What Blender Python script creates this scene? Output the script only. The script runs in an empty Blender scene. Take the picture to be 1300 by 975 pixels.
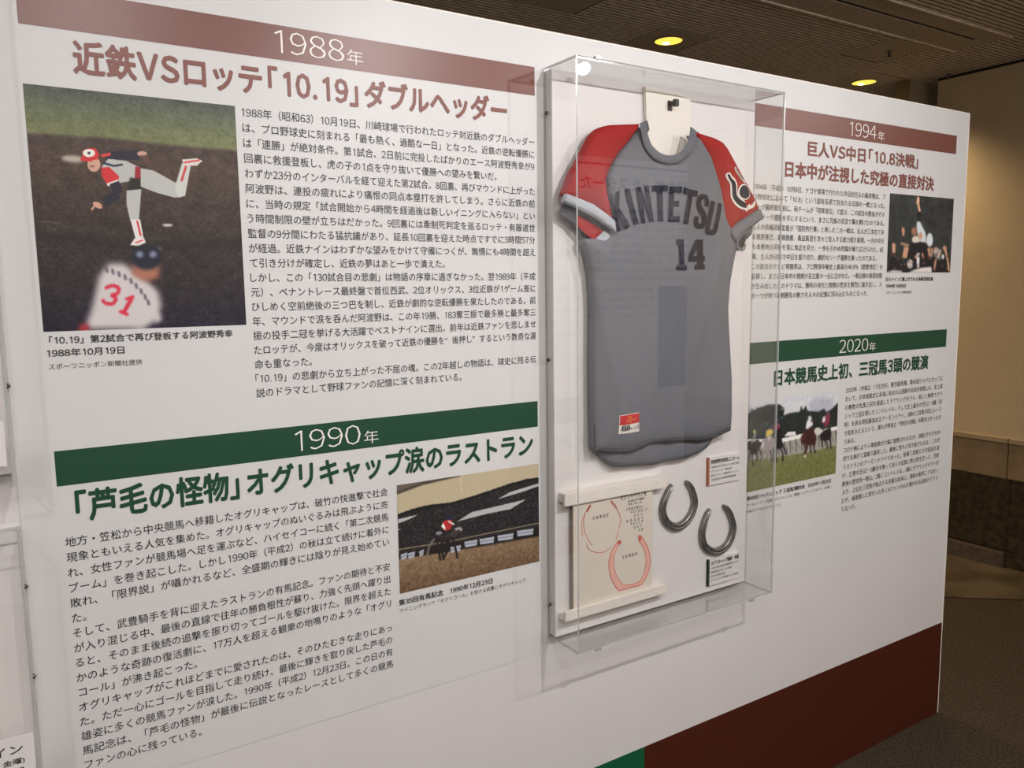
import bpy, bmesh, math, random
import numpy as np
from mathutils import Matrix, Vector
from mathutils.geometry import delaunay_2d_cdt, tessellate_polygon
random.seed(7); RNG = np.random.default_rng(5)
S = bpy.context.scene
C = S.collection
# ------------------------------------------------------------------ camera
F, CX, CY, CZ = 1011.08, -2.745364, -1.486034, 1.547169
YAW, PITCH, ROLL = 0.5635986, -0.1199056, -0.013271
fw = np.array([math.sin(YAW)*math.cos(PITCH), math.cos(YAW)*math.cos(PITCH), math.sin(PITCH)])
rt = np.array([math.cos(YAW), -math.sin(YAW), 0.0]); up = np.cross(rt, fw)
cr, sr = math.cos(ROLL), math.sin(ROLL)
rt, up = cr*rt+sr*up, -sr*rt+cr*up
cam = bpy.data.cameras.new('camera'); cam.sensor_width = 36; cam.lens = F/1300*36; cam.clip_start = .02
co = bpy.data.objects.new('camera', cam); C.objects.link(co)
co.matrix_world = Matrix([[rt[0], up[0], -fw[0], CX], [rt[1], up[1], -fw[1], CY], [rt[2], up[2], -fw[2], CZ], [0, 0, 0, 1]])
S.camera = co
# ------------------------------------------------------------------ world and exposure
w = bpy.data.worlds.new('world'); S.world = w; w.use_nodes = True
w.node_tree.nodes['Background'].inputs[0].default_value = (.8, .75, .7, 1)
w.node_tree.nodes['Background'].inputs[1].default_value = .5
S.view_settings.view_transform = 'Standard'; S.view_settings.look = 'None'
S.view_settings.exposure = 0.0; S.view_settings.gamma = 1
try: S.cycles.transparent_max_bounces = 40; S.cycles.max_bounces = 10
except Exception: pass
SPOT_W = 31.0      # each track spotlight
FILL_W = 16.0      # added fill panels, out of view behind the camera
DOWN_W = 11.0       # warm downlights beyond the partition
OPP_W = 85.0

def area(name, loc, rot, size, power, col):
    l = bpy.data.lights.new(name, 'AREA'); l.size = size; l.energy = power; l.color = col
    o = bpy.data.objects.new(name, l); C.objects.link(o); o.location = loc; o.rotation_euler = rot
    return o
# ------------------------------------------------------------------ maths helpers
def rayd(px, py):
    return rt*((px-650)/F) - up*((py-487.5)/F) + fw
def at(px, py, y=0.0):                      # photo point -> world point on the vertical plane y
    d = rayd(px, py); t = (y-CY)/d[1]
    return (CX+t*d[0], CZ+t*d[2])
def atz(px, py, z):
    d = rayd(px, py); t = (z-CZ)/d[2]
    return (CX+t*d[0], CY+t*d[1])
def crop(ox, oy, s): return lambda x, y: (ox+x/s, oy+y/s)
def pts(lst, y, cv=None):
    return [at(*(cv(*q) if cv else q), y) for q in lst]
def lin(c):
    c = np.asarray(c, float)/255
    return np.where(c <= .04045, c/12.92, ((c+.055)/1.055)**2.4)
def col(r, g, b, k=1.25):
    v = np.clip(lin((r, g, b))*k, 0, .92); return (float(v[0]), float(v[1]), float(v[2]), 1)
# ------------------------------------------------------------------ materials
def mat(name, c, rough=.6, metal=0, spec=.5, noise=0, nscale=50, bump=0, bscale=200, dark=None):
    m = bpy.data.materials.new(name); m.use_nodes = True
    n = m.node_tree.nodes; L = m.node_tree.links; b = n['Principled BSDF']
    b.inputs['Base Color'].default_value = c; b.inputs['Roughness'].default_value = rough
    b.inputs['Metallic'].default_value = metal; b.inputs['Specular IOR Level'].default_value = spec
    tc = n.new('ShaderNodeTexCoord')
    if noise:
        t = n.new('ShaderNodeTexNoise'); t.inputs['Scale'].default_value = nscale; t.inputs['Detail'].default_value = 6
        L.new(tc.outputs['Object'], t.inputs['Vector'])
        r = n.new('ShaderNodeMix'); r.data_type = 'RGBA'
        d = dark or tuple(x*(1-noise) for x in c[:3])+(1,)
        r.inputs['A'].default_value = d; r.inputs['B'].default_value = c
        mr = n.new('ShaderNodeMapRange'); mr.inputs['From Min'].default_value = .35; mr.inputs['From Max'].default_value = .65
        L.new(t.outputs['Fac'], mr.inputs['Value']); L.new(mr.outputs['Result'], r.inputs['Factor'])
        L.new(r.outputs['Result'], b.inputs['Base Color'])
    if bump:
        t2 = n.new('ShaderNodeTexNoise'); t2.inputs['Scale'].default_value = bscale; t2.inputs['Detail'].default_value = 3
        L.new(tc.outputs['Object'], t2.inputs['Vector'])
        bp = n.new('ShaderNodeBump'); bp.inputs['Strength'].default_value = bump; bp.inputs['Distance'].default_value = .002
        L.new(t2.outputs['Fac'], bp.inputs['Height']); L.new(bp.outputs['Normal'], b.inputs['Normal'])
    return m
def emat(name, c, s):
    m = bpy.data.materials.new(name); m.use_nodes = True; n = m.node_tree.nodes; n.clear()
    e = n.new('ShaderNodeEmission'); e.inputs[0].default_value = c; e.inputs[1].default_value = s
    o = n.new('ShaderNodeOutputMaterial'); m.node_tree.links.new(e.outputs[0], o.inputs[0]); return m
def clear_mat(name):
    # clear acrylic sheet: straight transmission plus a Fresnel reflection (Schlick, same from both sides)
    m = bpy.data.materials.new(name); m.use_nodes = True; n = m.node_tree.nodes; L = m.node_tree.links; n.clear()
    g = n.new('ShaderNodeNewGeometry'); dt = n.new('ShaderNodeVectorMath'); dt.operation = 'DOT_PRODUCT'
    L.new(g.outputs['Incoming'], dt.inputs[0]); L.new(g.outputs['Normal'], dt.inputs[1])
    def M(op, a, b=None):
        x = n.new('ShaderNodeMath'); x.operation = op
        for i, v in enumerate((a, b)):
            if v is None: continue
            if isinstance(v, (int, float)): x.inputs[i].default_value = v
            else: L.new(v, x.inputs[i])
        return x.outputs[0]
    c = M('ABSOLUTE', dt.outputs['Value']); k = M('POWER', M('SUBTRACT', 1.0, c), 5.0)
    f = M('ADD', M('MULTIPLY', k, .96), .042)
    t = n.new('ShaderNodeBsdfTransparent'); t.inputs[0].default_value = (.99, .99, .99, 1)
    gl = n.new('ShaderNodeBsdfGlossy'); gl.inputs['Roughness'].default_value = 0.0
    mx = n.new('ShaderNodeMixShader'); L.new(f, mx.inputs[0]); L.new(t.outputs[0], mx.inputs[1]); L.new(gl.outputs[0], mx.inputs[2])
    o = n.new('ShaderNodeOutputMaterial'); L.new(mx.outputs[0], o.inputs[0]); return m
def edge_mat(name):
    m = bpy.data.materials.new(name); m.use_nodes = True; n = m.node_tree.nodes; L = m.node_tree.links
    b = n['Principled BSDF']; b.inputs['Base Color'].default_value = (.5, .5, .49, 1); b.inputs['Roughness'].default_value = .15
    b.inputs['Specular IOR Level'].default_value = .8
    t = n.new('ShaderNodeBsdfTransparent'); mx = n.new('ShaderNodeMixShader'); mx.inputs[0].default_value = .7
    L.new(t.outputs[0], mx.inputs[1]); L.new(b.outputs[0], mx.inputs[2])
    L.new(mx.outputs[0], n['Material Output'].inputs[0]); return m
def photo_mat(name):
    m = bpy.data.materials.new(name); m.use_nodes = True; n = m.node_tree.nodes; b = n['Principled BSDF']
    a = n.new('ShaderNodeVertexColor'); a.layer_name = 'print'
    m.node_tree.links.new(a.outputs['Color'], b.inputs['Base Color']); b.inputs['Roughness'].default_value = .5
    b.inputs['Specular IOR Level'].default_value = .35; return m

M = dict(
    board=mat('white_board', col(202, 197, 196), .42, spec=.35, noise=.02, nscale=6),
    sheet=mat('upper_wall_grey', col(198, 196, 195), .42, spec=.4, noise=.02, nscale=5),
    edge=mat('board_edge_white', col(225, 215, 205), .5),
    maroon=mat('print_maroon', col(118, 66, 54, 1.0), .36, spec=.45),
    maroon_t=mat('print_maroon_heading', col(128, 74, 64, 1.1), .42, spec=.4),
    dmaroon=mat('kick_maroon', col(70, 25, 8, 1.1), .5),
    green=mat('print_green', col(18, 66, 44, 1.1), .45),
    dgreen=mat('kick_green', col(6, 82, 50, 1.2), .5),
    ink=mat('print_black', col(30, 28, 30), .5),
    ink2=mat('print_dark_grey', col(70, 66, 66), .5),
    white=mat('print_white', col(222, 216, 210), .45),
    photo=photo_mat('photo_print'),
    clear=clear_mat('clear_acrylic'), aedge=edge_mat('acrylic_edge'),
    bside=mat('board_side_grey', col(168, 162, 160), .5),
    inner=mat('case_backing_white', col(210, 205, 203), .45),
    jersey=mat('jersey_grey_knit', col(112, 113, 120, 1.05), .85, spec=.2, noise=.06, nscale=40, bump=.25, bscale=900),
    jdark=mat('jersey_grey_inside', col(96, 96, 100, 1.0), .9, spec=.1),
    red=mat('jersey_red_knit', col(166, 32, 35, 1.0), .8, spec=.2, noise=.05, nscale=40, bump=.25, bscale=900),
    rib=mat('jersey_rib_grey', col(170, 173, 180, 1.2), .85, spec=.2, bump=.3, bscale=700),
    navy=mat('navy_felt', col(24, 25, 46, 1.0), .85, spec=.15, bump=.2, bscale=800),
    stitch=mat('stitch_grey', col(84, 84, 90, 1.0), .9),
    cream=mat('card_cream', col(218, 212, 202), .6),
    paper=mat('paper_board', col(203, 194, 182), .8, noise=.03, nscale=30),
    pside=mat('paper_board_side', col(132, 120, 104), .8),
    rail=mat('rail_white_wood', col(218, 210, 202), .55, noise=.03, nscale=20),
    iron=mat('horseshoe_metal', (.30, .29, .28, 1), .3, metal=.7, noise=.4, nscale=60, bump=.25, bscale=160),
    hole=mat('nail_hole_dark', (.02, .018, .016, 1), .7),
    black=mat('black_plastic', (.02, .02, .02, 1), .35),
    screw=mat('screw_dark_metal', (.12, .11, .1, 1), .3, metal=.8),
    pred=mat('patch_red', col(186, 30, 34), .6), yellow=mat('patch_yellow', col(222, 176, 60), .6),
    orange=mat('card_brown', col(168, 104, 74), .5), cgreen=mat('card_green', col(44, 74, 54), .5),
    redink=mat('red_ink', col(196, 96, 84), .7), pinkink=mat('pink_ink', col(212, 164, 150), .7),
    ceil=mat('ceiling_brown', (.76, .64, .51, 1), .75, noise=.25, nscale=30),
    ceil2=mat('ceiling_plate', (.52, .44, .345, 1), .75, noise=.2, nscale=40),
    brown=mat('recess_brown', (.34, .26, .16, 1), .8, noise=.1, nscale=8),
    cback=mat('ceiling_dark', (.12, .09, .06, 1), .9),
    plaster=mat('plaster_tan', (.74, .59, .385, 1), .75, noise=.05, nscale=8, bump=.1, bscale=60),
    stone=mat('stone_beige', (.37, .27, .165, 1), .5, noise=.2, nscale=9, bump=.1),
    coping=mat('stone_coping', (.50, .38, .25, 1), .5, noise=.1, nscale=12),
    granite=mat('granite_dark', (.085, .062, .04, 1), .35, noise=.6, nscale=28, bump=.1),
    granite2=mat('granite_purple', (.15, .11, .085, 1), .4, noise=.3, nscale=40),
    marble=mat('floor_stone', (.16, .118, .068, 1), .3, noise=.45, nscale=5),
    carpet=mat('carpet_brown', (.088, .062, .040, 1), .95, spec=.1, noise=.5, nscale=110, bump=1.0, bscale=260),
    lampm=mat('lamp_housing', (.65, .63, .6, 1), .4),
    brass=mat('downlight_ring', (.22, .17, .11, 1), .4, metal=.3),
    warm=emat('downlight_glow', (1, .74, .10, 1), 1.25), warm2=emat('downlight_lamp', (1, .85, .35, 1), 5),
    spot=emat('spot_lens_glow', (1, .97, .93, 1), 55),
    opp=mat('opposite_panel', col(206, 202, 198), .6),
)
# ------------------------------------------------------------------ object helpers
def mesh_obj(name, me, m=None, parent=None, kind=None):
    o = bpy.data.objects.new(name, me); C.objects.link(o)
    if m is not None:
        for x in (m if isinstance(m, (list, tuple)) else [m]): me.materials.append(x)
    if parent: o.parent = parent
    if kind: o['kind'] = kind
    return o
def raw(name, v, f, m=None, parent=None, kind=None, smooth=False):
    me = bpy.data.meshes.new(name); me.from_pydata(v, [], f); me.update()
    if smooth: me.polygons.foreach_set('use_smooth', [True]*len(me.polygons))
    return mesh_obj(name, me, m, parent, kind)
def bm_obj(name, bm, m, parent=None, kind=None, smooth=False):
    bmesh.ops.recalc_face_normals(bm, faces=bm.faces)
    me = bpy.data.meshes.new(name); bm.to_mesh(me); bm.free()
    if smooth: me.polygons.foreach_set('use_smooth', [True]*len(me.polygons))
    return mesh_obj(name, me, m, parent, kind)
def bx(bm, x0, x1, y0, y1, z0, z1, bev=0):
    r = bmesh.ops.create_cube(bm, size=1, matrix=Matrix.Translation(((x0+x1)/2, (y0+y1)/2, (z0+z1)/2)) @ Matrix.Diagonal((abs(x1-x0), abs(y1-y0), abs(z1-z0), 1)))
    if bev:
        es = list({e for v in r['verts'] for e in v.link_edges})
        bmesh.ops.bevel(bm, geom=es, offset=bev, segments=2, affect='EDGES')
def box(name, x0, x1, y0, y1, z0, z1, m, parent=None, kind=None, bev=0):
    bm = bmesh.new(); bx(bm, x0, x1, y0, y1, z0, z1, bev); return bm_obj(name, bm, m, parent, kind)
def cyl(bm, p, axis, r0, r1, h, seg=24):
    q = Vector(axis).normalized().to_track_quat('Z', 'Y').to_matrix().to_4x4()
    bmesh.ops.create_cone(bm, cap_ends=True, segments=seg, radius1=r0, radius2=r1, depth=h, matrix=Matrix.Translation(Vector(p)+Vector(axis).normalized()*h/2) @ q)
def thing(name, label, cat, loc=(0, 0, 0), group=None):
    o = bpy.data.objects.new(name, None); C.objects.link(o); o.location = loc; o.empty_display_size = .05
    tag(o, label, cat, group); return o
def tag(o, label, cat, group=None):
    o['label'] = label; o['category'] = cat
    if group: o['group'] = group
    return o
def root_at(o, loc):       # move a thing's base without moving its parts
    v = Vector(loc); o.location = v
    for c in o.children: c.location = Vector(c.location)-v
def copy_thing(o, loc):
    c = o.copy(); C.objects.link(c); c.location = loc
    for ch in o.children:
        d = ch.copy(); C.objects.link(d); d.parent = c
        for g in ch.children:
            e = g.copy(); C.objects.link(e); e.parent = d
    return c
def flat(name, poly, y, m, parent=None, flip=False):
    n = len(poly); tr = tessellate_polygon([[Vector((p[0], p[1], 0)) for p in poly]])
    return raw(name, [(p[0], y, p[1]) for p in poly], [tuple(t) for t in tr], m, parent)
def flats(name, polys, y, m, parent=None):
    V, Fc = [], []
    for poly in polys:
        b = len(V); V += [(p[0], y, p[1]) for p in poly]
        Fc += [tuple(b+i for i in t) for t in tessellate_polygon([[Vector((p[0], p[1], 0)) for p in poly]])]
    return raw(name, V, Fc, m, parent)
def rect(name, x0, x1, z0, z1, y, m, parent=None):
    return raw(name, [(x0, y, z0), (x1, y, z0), (x1, y, z1), (x0, y, z1)], [(0, 1, 2, 3)], m, parent)
# ------------------------------------------------------------------ lettering
GC = {}
WIDE = {c: chr(ord(c)+0xFEE0) for c in '0123456789ABCDEFGHIJKLMNOPQRSTUVWXYZ%'}
def plain_one(offs):            # a footless 1 with a short flag, as in the print
    w = .078+2*offs; x1 = .53; x0 = x1-w; h = .735
    return (np.array([(x0, 0), (x1, 0), (x1, h), (x0+.01, h), (.30, h-.105), (.33, h-.105-w*.9), (x0, h-w*1.25)]), [(0, 1, 2, 3, 6), (3, 4, 5, 6)])
def load_glyphs(chars, offs):
    if '1' in chars: GC[('1', offs)] = plain_one(offs)
    obs = []
    for ch in sorted(chars):
        if (ch, offs) in GC: continue
        c = bpy.data.curves.new('lettering', 'FONT'); c.body = WIDE.get(ch, ch); c.offset = offs; c.resolution_u = 2
        o = bpy.data.objects.new('lettering', c); C.objects.link(o); obs.append((ch, o))
    dg = bpy.context.evaluated_depsgraph_get()
    for ch, o in obs:
        me = bpy.data.meshes.new_from_object(o.evaluated_get(dg))
        n = len(me.vertices); a = np.empty(n*3); me.vertices.foreach_get('co', a)
        GC[(ch, offs)] = (a.reshape(-1, 3)[:, :2].copy(), [tuple(p.vertices) for p in me.polygons]); bpy.data.meshes.remove(me)
    for ch, o in obs:
        c = o.data; bpy.data.objects.remove(o); bpy.data.curves.remove(c)
ADV = {' ': .5, '　': 1.0, '.': .3, '-': .36, '%': .86}
def glyphs(strings, offs=0.0, tight=False):
    thin = min(offs, 0.0); bold = max(offs, 0.0)
    load_glyphs({c for s in strings for c in s if c not in ' 　'}, thin); out = []
    dirs = [(0, 0)] if not bold else [(bold*math.cos(k*math.pi/4), bold*math.sin(k*math.pi/4)) for k in range(8)]+[(0, 0)]
    for s in strings:
        x = 0; A = []; Fc = []; nb = 0; J = []
        for ch in s:
            if ch in ' 　': x += ADV[ch]; continue
            a, fs = GC[(ch, thin)]
            if ch in WIDE or ch in '.-':
                lo, hi = a[:, 0].min(), a[:, 0].max(); adv = (.64 if tight else .575) if ch.isdigit() else (hi-lo)+.11 if ch in WIDE else ADV[ch]
                sh = x+adv/2-(lo+hi)/2
            elif tight and ch == '「': adv = .58; sh = x-.45
            elif tight and ch == '」': adv = .62; sh = x
            else: adv = 1.0; sh = x
            for kk, (dx, dz) in enumerate(dirs):
                J.append(np.full(len(a), kk*5e-5)); A.append(a+[sh+dx, dz]); Fc += [tuple(nb+i for i in f) for f in fs]; nb += len(a)
            x += adv
        out.append((np.concatenate(A), Fc, np.concatenate(J)))
    return out
def place(jobs, name, y, m, parent, offs=0.0, facing=-1, tight=False):
    """jobs: (string, x_left, x_right, z_bottom, z_top[, mode]); ink is fitted to the box.  facing +1 mirrors x (reads from the other side)."""
    G = glyphs([j[0] for j in jobs], offs, tight); V, Fc = [], []
    for j, (a, fs, jy) in zip(jobs, G):
        if len(a) == 0: continue
        s, xl, xr, zb, zt = j[:5]; mode = j[5] if len(j) > 5 else 'fit'
        lo = a.min(0); hi = a.max(0)
        if mode == 'fit': X = xl+(a[:, 0]-lo[0])/(hi[0]-lo[0])*(xr-xl)
        else: X = xl+a[:, 0]*mode
        if mode == 'fit' and len(j) <= 6 or len(j) <= 6:
            Z = zb+(a[:, 1]+.08)/.875*(zt-zb)          # full-width glyph box
        if len(j) > 6: Z = zb+(a[:, 1]-lo[1])/(hi[1]-lo[1])*(zt-zb)   # ink fit
        b = len(V)
        V += [(float(x), float(y+facing*q), float(z)) for x, z, q in zip(X, Z, jy)]
        Fc += [tuple(b+i for i in (f if facing < 0 else f[::-1])) for f in fs]
    return raw(name, V, Fc, m, parent)
def body(lines, full, xl, xr, ztop, pitch, name, m, parent, y, h=.0158):
    G = glyphs([l for l in lines]); V, Fc = [], []
    sc = [ (xr-xl)/(a[:, 0].max()-a[:, 0].min()) for (a, f, _), k in zip(G, full) if k]
    med = float(np.median(sc))
    for i, ((a, fs, _), k) in enumerate(zip(G, full)):
        if k:
            s = (xr-xl)/(a[:, 0].max()-a[:, 0].min()); X = xl+(a[:, 0]-a[:, 0].min())*s
        else: X = xl+(a[:, 0]-.06)*med
        Z = ztop-i*pitch-h/2+(a[:, 1]+.08)/.875*h
        b = len(V); V += [(float(x), y, float(z)) for x, z in zip(X, Z)]
        Fc += [tuple(b+q for q in f) for f in fs]
    return raw(name, V, Fc, m, parent)
# ------------------------------------------------------------------ painted photo prints (colour per grid point)
class Pic:
    def __init__(s, x0, x1, z0, z1, n, cv):
        s.x0, s.x1, s.z0, s.z1, s.cv = x0, x1, z0, z1, cv
        s.W = n; s.H = int(round(n*(z1-z0)/(x1-x0)))
        s.xx, s.yy = np.meshgrid((np.arange(s.W)+.5), (np.arange(s.H)+.5)); s.a = np.zeros((s.H, s.W, 3))
    def P(s, q):            # crop pixel -> picture pixel
        o = []
        for p in q:
            u, z = at(*s.cv(*p)); o.append(((u-s.x0)/(s.x1-s.x0)*s.W, (s.z1-z)/(s.z1-s.z0)*s.H))
        return np.array(o)
    def mask(s, P):
        m = np.zeros((s.H, s.W))
        for dx, dy in ((-.25, -.25), (.25, .25), (-.25, .25), (.25, -.25)):
            X, Y = s.xx+dx, s.yy+dy; ins = np.zeros((s.H, s.W), bool); n = len(P)
            for i in range(n):
                ax, ay = P[i]; bx_, by = P[(i+1) % n]
                if ay == by: continue
                c = (ay > Y) != (by > Y); ins ^= c & (X < (bx_-ax)*(Y-ay)/(by-ay)+ax)
            m += ins
        return m/4
    @staticmethod
    def blur(m, r):
        r = int(round(r))
        if r < 1: return m
        for _ in range(2):
            for ax in (0, 1):
                k = np.pad(m, [(r, r) if i == ax else (0, 0) for i in range(m.ndim)], mode='edge')
                c = np.cumsum(k, ax); c = np.concatenate([np.zeros_like(np.take(c, [0], ax)), c], ax)
                n = m.shape[ax]
                m = (np.take(c, range(2*r+1, 2*r+1+n), ax)-np.take(c, range(0, n), ax))/(2*r+1)
        return m
    def put(s, m, c): s.a = s.a*(1-m[..., None])+np.array(c, float)*m[..., None]
    def poly(s, q, c, b=0, a=1): s.put(s.blur(s.mask(s.P(q)), b)*a, c)
    def ell(s, cx, cy, rx, ry, c, b=0, a=1, rot=0):
        t = np.linspace(0, 2*math.pi, 20, endpoint=False); k, l = math.cos(rot), math.sin(rot)
        s.poly([(cx+rx*math.cos(i)*k-ry*math.sin(i)*l, cy+rx*math.cos(i)*l+ry*math.sin(i)*k) for i in t], c, b, a)
    def line(s, q, w, c, b=0, a=1):
        for (x0, y0), (x1, y1) in zip(q[:-1], q[1:]):
            d = math.hypot(x1-x0, y1-y0) or 1; nx, ny = -(y1-y0)/d*w/2, (x1-x0)/d*w/2
            s.poly([(x0+nx, y0+ny), (x1+nx, y1+ny), (x1-nx, y1-ny), (x0-nx, y0-ny)], c, b, a)
    def noise(s, amp, r=0, m=None):
        n = RNG.normal(0, 1, (s.H, s.W)); n = s.blur(n, r); n = n/(n.std()+1e-9)*amp
        s.a = s.a+(n*(m if m is not None else 1))[..., None]
    def build(s, name, label, y, parent):
        a = np.clip(lin(np.clip(s.a, 0, 255))*1.25, 0, .9)
        H, W = s.H, s.W
        X, Z = np.meshgrid(np.linspace(s.x0, s.x1, W), np.linspace(s.z1, s.z0, H))
        v = np.stack([X.ravel(), np.full(H*W, y), Z.ravel()], 1)
        i = (np.arange(H-1)[:, None]*W+np.arange(W-1)[None]).ravel()
        f = np.stack([i, i+W, i+W+1, i+1], 1)
        o = raw(name, v.tolist(), f.tolist(), M['photo'], parent)
        at_ = o.data.color_attributes.new('print', 'FLOAT_COLOR', 'POINT')
        at_.data.foreach_set('color', np.concatenate([a.reshape(-1, 3), np.ones((H*W, 1))], 1).ravel())
        o['label'] = label; return o

# ================================================================== STRUCTURE
H_ = 2.10
part = box('wall_front', -5.2, 0, 0, .055, 0, H_, M['board'], kind='structure')
box('edge_trim', -.004, .0015, -.0012, .0562, 0, H_, M['edge'], part)
box('edge_trim', -5.2, 0, -.0006, .0562, H_-.001, H_+.002, M['edge'], part)
zk = .3417; xk = -1.409
box('kick_band', xk, -.004, -.0015, 0, 0, zk, M['dmaroon'], part)['label'] = 'dark maroon band along the foot'
box('kick_band', -5.2, xk, -.0015, 0, 0, zk, M['dgreen'], part)['label'] = 'dark green band along the foot'
box('upper_wall_sheet', -2.750, -.0045, -.0012, 0, .6875, H_-.001, M['sheet'], part)  # thin sheet over the upper wall, slightly greyer than the board
YP = -.0016
# header bars
xa, xb, xc, xd = -2.6954, -1.739, -1.0388, -.0714
rect('header_bar', xa, xb, 1.961, 2.021, YP, M['maroon'], part)['label'] = 'maroon bar headed 1988'
rect('header_bar', xa, xb, 1.2326, 1.2915, YP, M['green'], part)['label'] = 'green bar headed 1990'
rect('header_bar', xc, xd, 1.9640, 2.0225, YP, M['maroon'], part)['label'] = 'maroon bar headed 1994'
rect('header_bar', xc, xd, 1.3312, 1.3902, YP, M['green'], part)['label'] = 'green bar headed 2020'
YT = -.0022
def yr(s, q0, q1, k0, k1):
    (x0, z0), (x1, z1) = at(*q0), at(*q1); (a0, b0), (a1, b1) = at(*k0), at(*k1)
    place([(s, x0, x1, z1, z0, 'fit', 1)], 'year_number', YT, M['white'], part, -.010)
    place([('年', a0, a1, b1, b0, 'fit', 1)], 'year_sign', YT, M['white'], part, -.006)
z1988 = at(347, 36.5)[1]
def yr2(s, xl, xr, zc, kx0, kx1, hh=.0395, kh=.027):
    place([(s, xl, xr, zc-hh/2, zc+hh/2, 'fit', 1)], 'year_number', YT, M['white'], part, -.012)
    place([('年', kx0, kx1, zc-hh/2-.002, zc-hh/2+kh-.002, 'fit', 1)], 'year_sign', YT, M['white'], part, -.006)
yr2('1988', at(348, 50)[0], at(436.5, 70)[0], 1.993, at(440, 75)[0], at(460.5, 75)[0])
yr2('1990', at(374, 560)[0], at(457.3, 550)[0], 1.2625, at(461.8, 555)[0], at(480, 555)[0])
yr2('1994', at(1078, 162)[0], at(1112, 165)[0], 1.9935, at(1114, 170)[0], at(1122.3, 170)[0])
yr2('2020', at(1065, 440)[0], at(1101.5, 438)[0], 1.3605, at(1103, 440)[0], at(1111, 440)[0])
# headings
def head(s, l, r, zt, zb, m, off=.030):
    place([(s, at(*l)[0], at(*r)[0], zb, zt)], 'heading', YT, m, part, off, tight=True)
head('近鉄VSロッテ「10.19」ダブルヘッダー', (92, 75), (643, 138), 1.944, 1.896, M['maroon_t'])
head('「芦毛の怪物」オグリキャップ涙のラストラン', (95.4, 640), (676, 565), 1.218, 1.169, M['green'])
za, zb_ = at(1026, 180)[1], at(1026, 197.8)[1]
head('巨人VS中日「10.8決戦」', (1025, 190), (1165, 205), za, zb_, M['maroon_t'])
za, zb_ = at(997, 205.5)[1], at(997, 224.5)[1]
head('日本中が注視した究極の直接対決', (996, 215), (1185, 231), za, zb_, M['maroon_t'])
za, zb_ = at(1177, 451.5)[1], at(1177, 468)[1]
head('日本競馬史上初、三冠馬3頭の競演', (982, 478), (1177.6, 460), za, zb_, M['green'])
# body text
B1 = """1988年（昭和63）10月19日、川崎球場で行われたロッテ対近鉄のダブルヘッダー
は、プロ野球史に刻まれる「最も熱く、過酷な一日」となった。近鉄の逆転優勝に
は「連勝」が絶対条件。第1試合、2日前に完投したばかりのエース阿波野秀幸が9
-回裏に救援登板し、虎の子の1点を守り抜いて優勝への望みを繋いだ。
わずか23分のインターバルを経て迎えた第2試合。8回裏、再びマウンドに上がった
阿波野は、連投の疲れにより痛恨の同点本塁打を許してしまう。さらに近鉄の前
に、当時の規定「試合開始から4時間を経過後は新しいイニングに入らない」とい
う時間制限の壁が立ちはだかった。9回裏には牽制死判定を巡るロッテ・有藤道世
監督の9分間にわたる猛抗議があり、延長10回裏を迎えた時点ですでに3時間57分
が経過。近鉄ナインはわずかな望みをかけて守備につくが、無情にも4時間を超え
-て引き分けが確定し、近鉄の夢はあと一歩で潰えた。
しかし、この「130試合目の悲劇」は物語の序章に過ぎなかった。翌1989年（平成
元）、ペナントレース最終盤で首位西武、2位オリックス、3位近鉄が1ゲーム差に
ひしめく空前絶後の三つ巴を制し、近鉄が劇的な逆転優勝を果たしたのである。前
年、マウンドで涙を呑んだ阿波野は、この年19勝、183奪三振で最多勝と最多奪三
振の投手二冠を挙げる大活躍でベストナインに選出。前年は近鉄ファンを悲しませ
たロッテが、今度はオリックスを破って近鉄の優勝を“後押し”するという数奇な運
-命も重なった。
「10.19」の悲劇から立ち上がった不屈の魂。この2年越しの物語は、球史に残る伝
-説のドラマとして野球ファンの記憶に深く刻まれている。"""
B2 = """地方・笠松から中央競馬へ移籍したオグリキャップは、破竹の快進撃で社会
現象ともいえる人気を集めた。オグリキャップのぬいぐるみは飛ぶように売
れ、女性ファンが競馬場へ足を運ぶなど、ハイセイコーに続く「第二次競馬
ブーム」を巻き起こした。しかし1990年（平成2）の秋は立て続けに着外に
敗れ、「限界説」が囁かれるなど、全盛期の輝きには陰りが見え始めてい
-た。
そして、武豊騎手を背に迎えたラストランの有馬記念。ファンの期待と不安
が入り混じる中、最後の直線で往年の勝負根性が蘇り、力強く先頭へ躍り出
ると、そのまま後続の追撃を振り切ってゴールを駆け抜けた。限界を超えた
かのような奇跡の復活劇に、17万人を超える観衆の地鳴りのような「オグリ
-コール」が沸き起こった。
オグリキャップがこれほどまでに愛されたのは、そのひたむきな走りにあっ
た。ただ一心にゴールを目指して走り続け、最後に輝きを取り戻した芦毛の
雄姿に多くの競馬ファンが涙した。1990年（平成2）12月23日。この日の有
馬記念は、「芦毛の怪物」が最後に伝説となったレースとして多くの競馬
-ファンの心に残っている。"""
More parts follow.
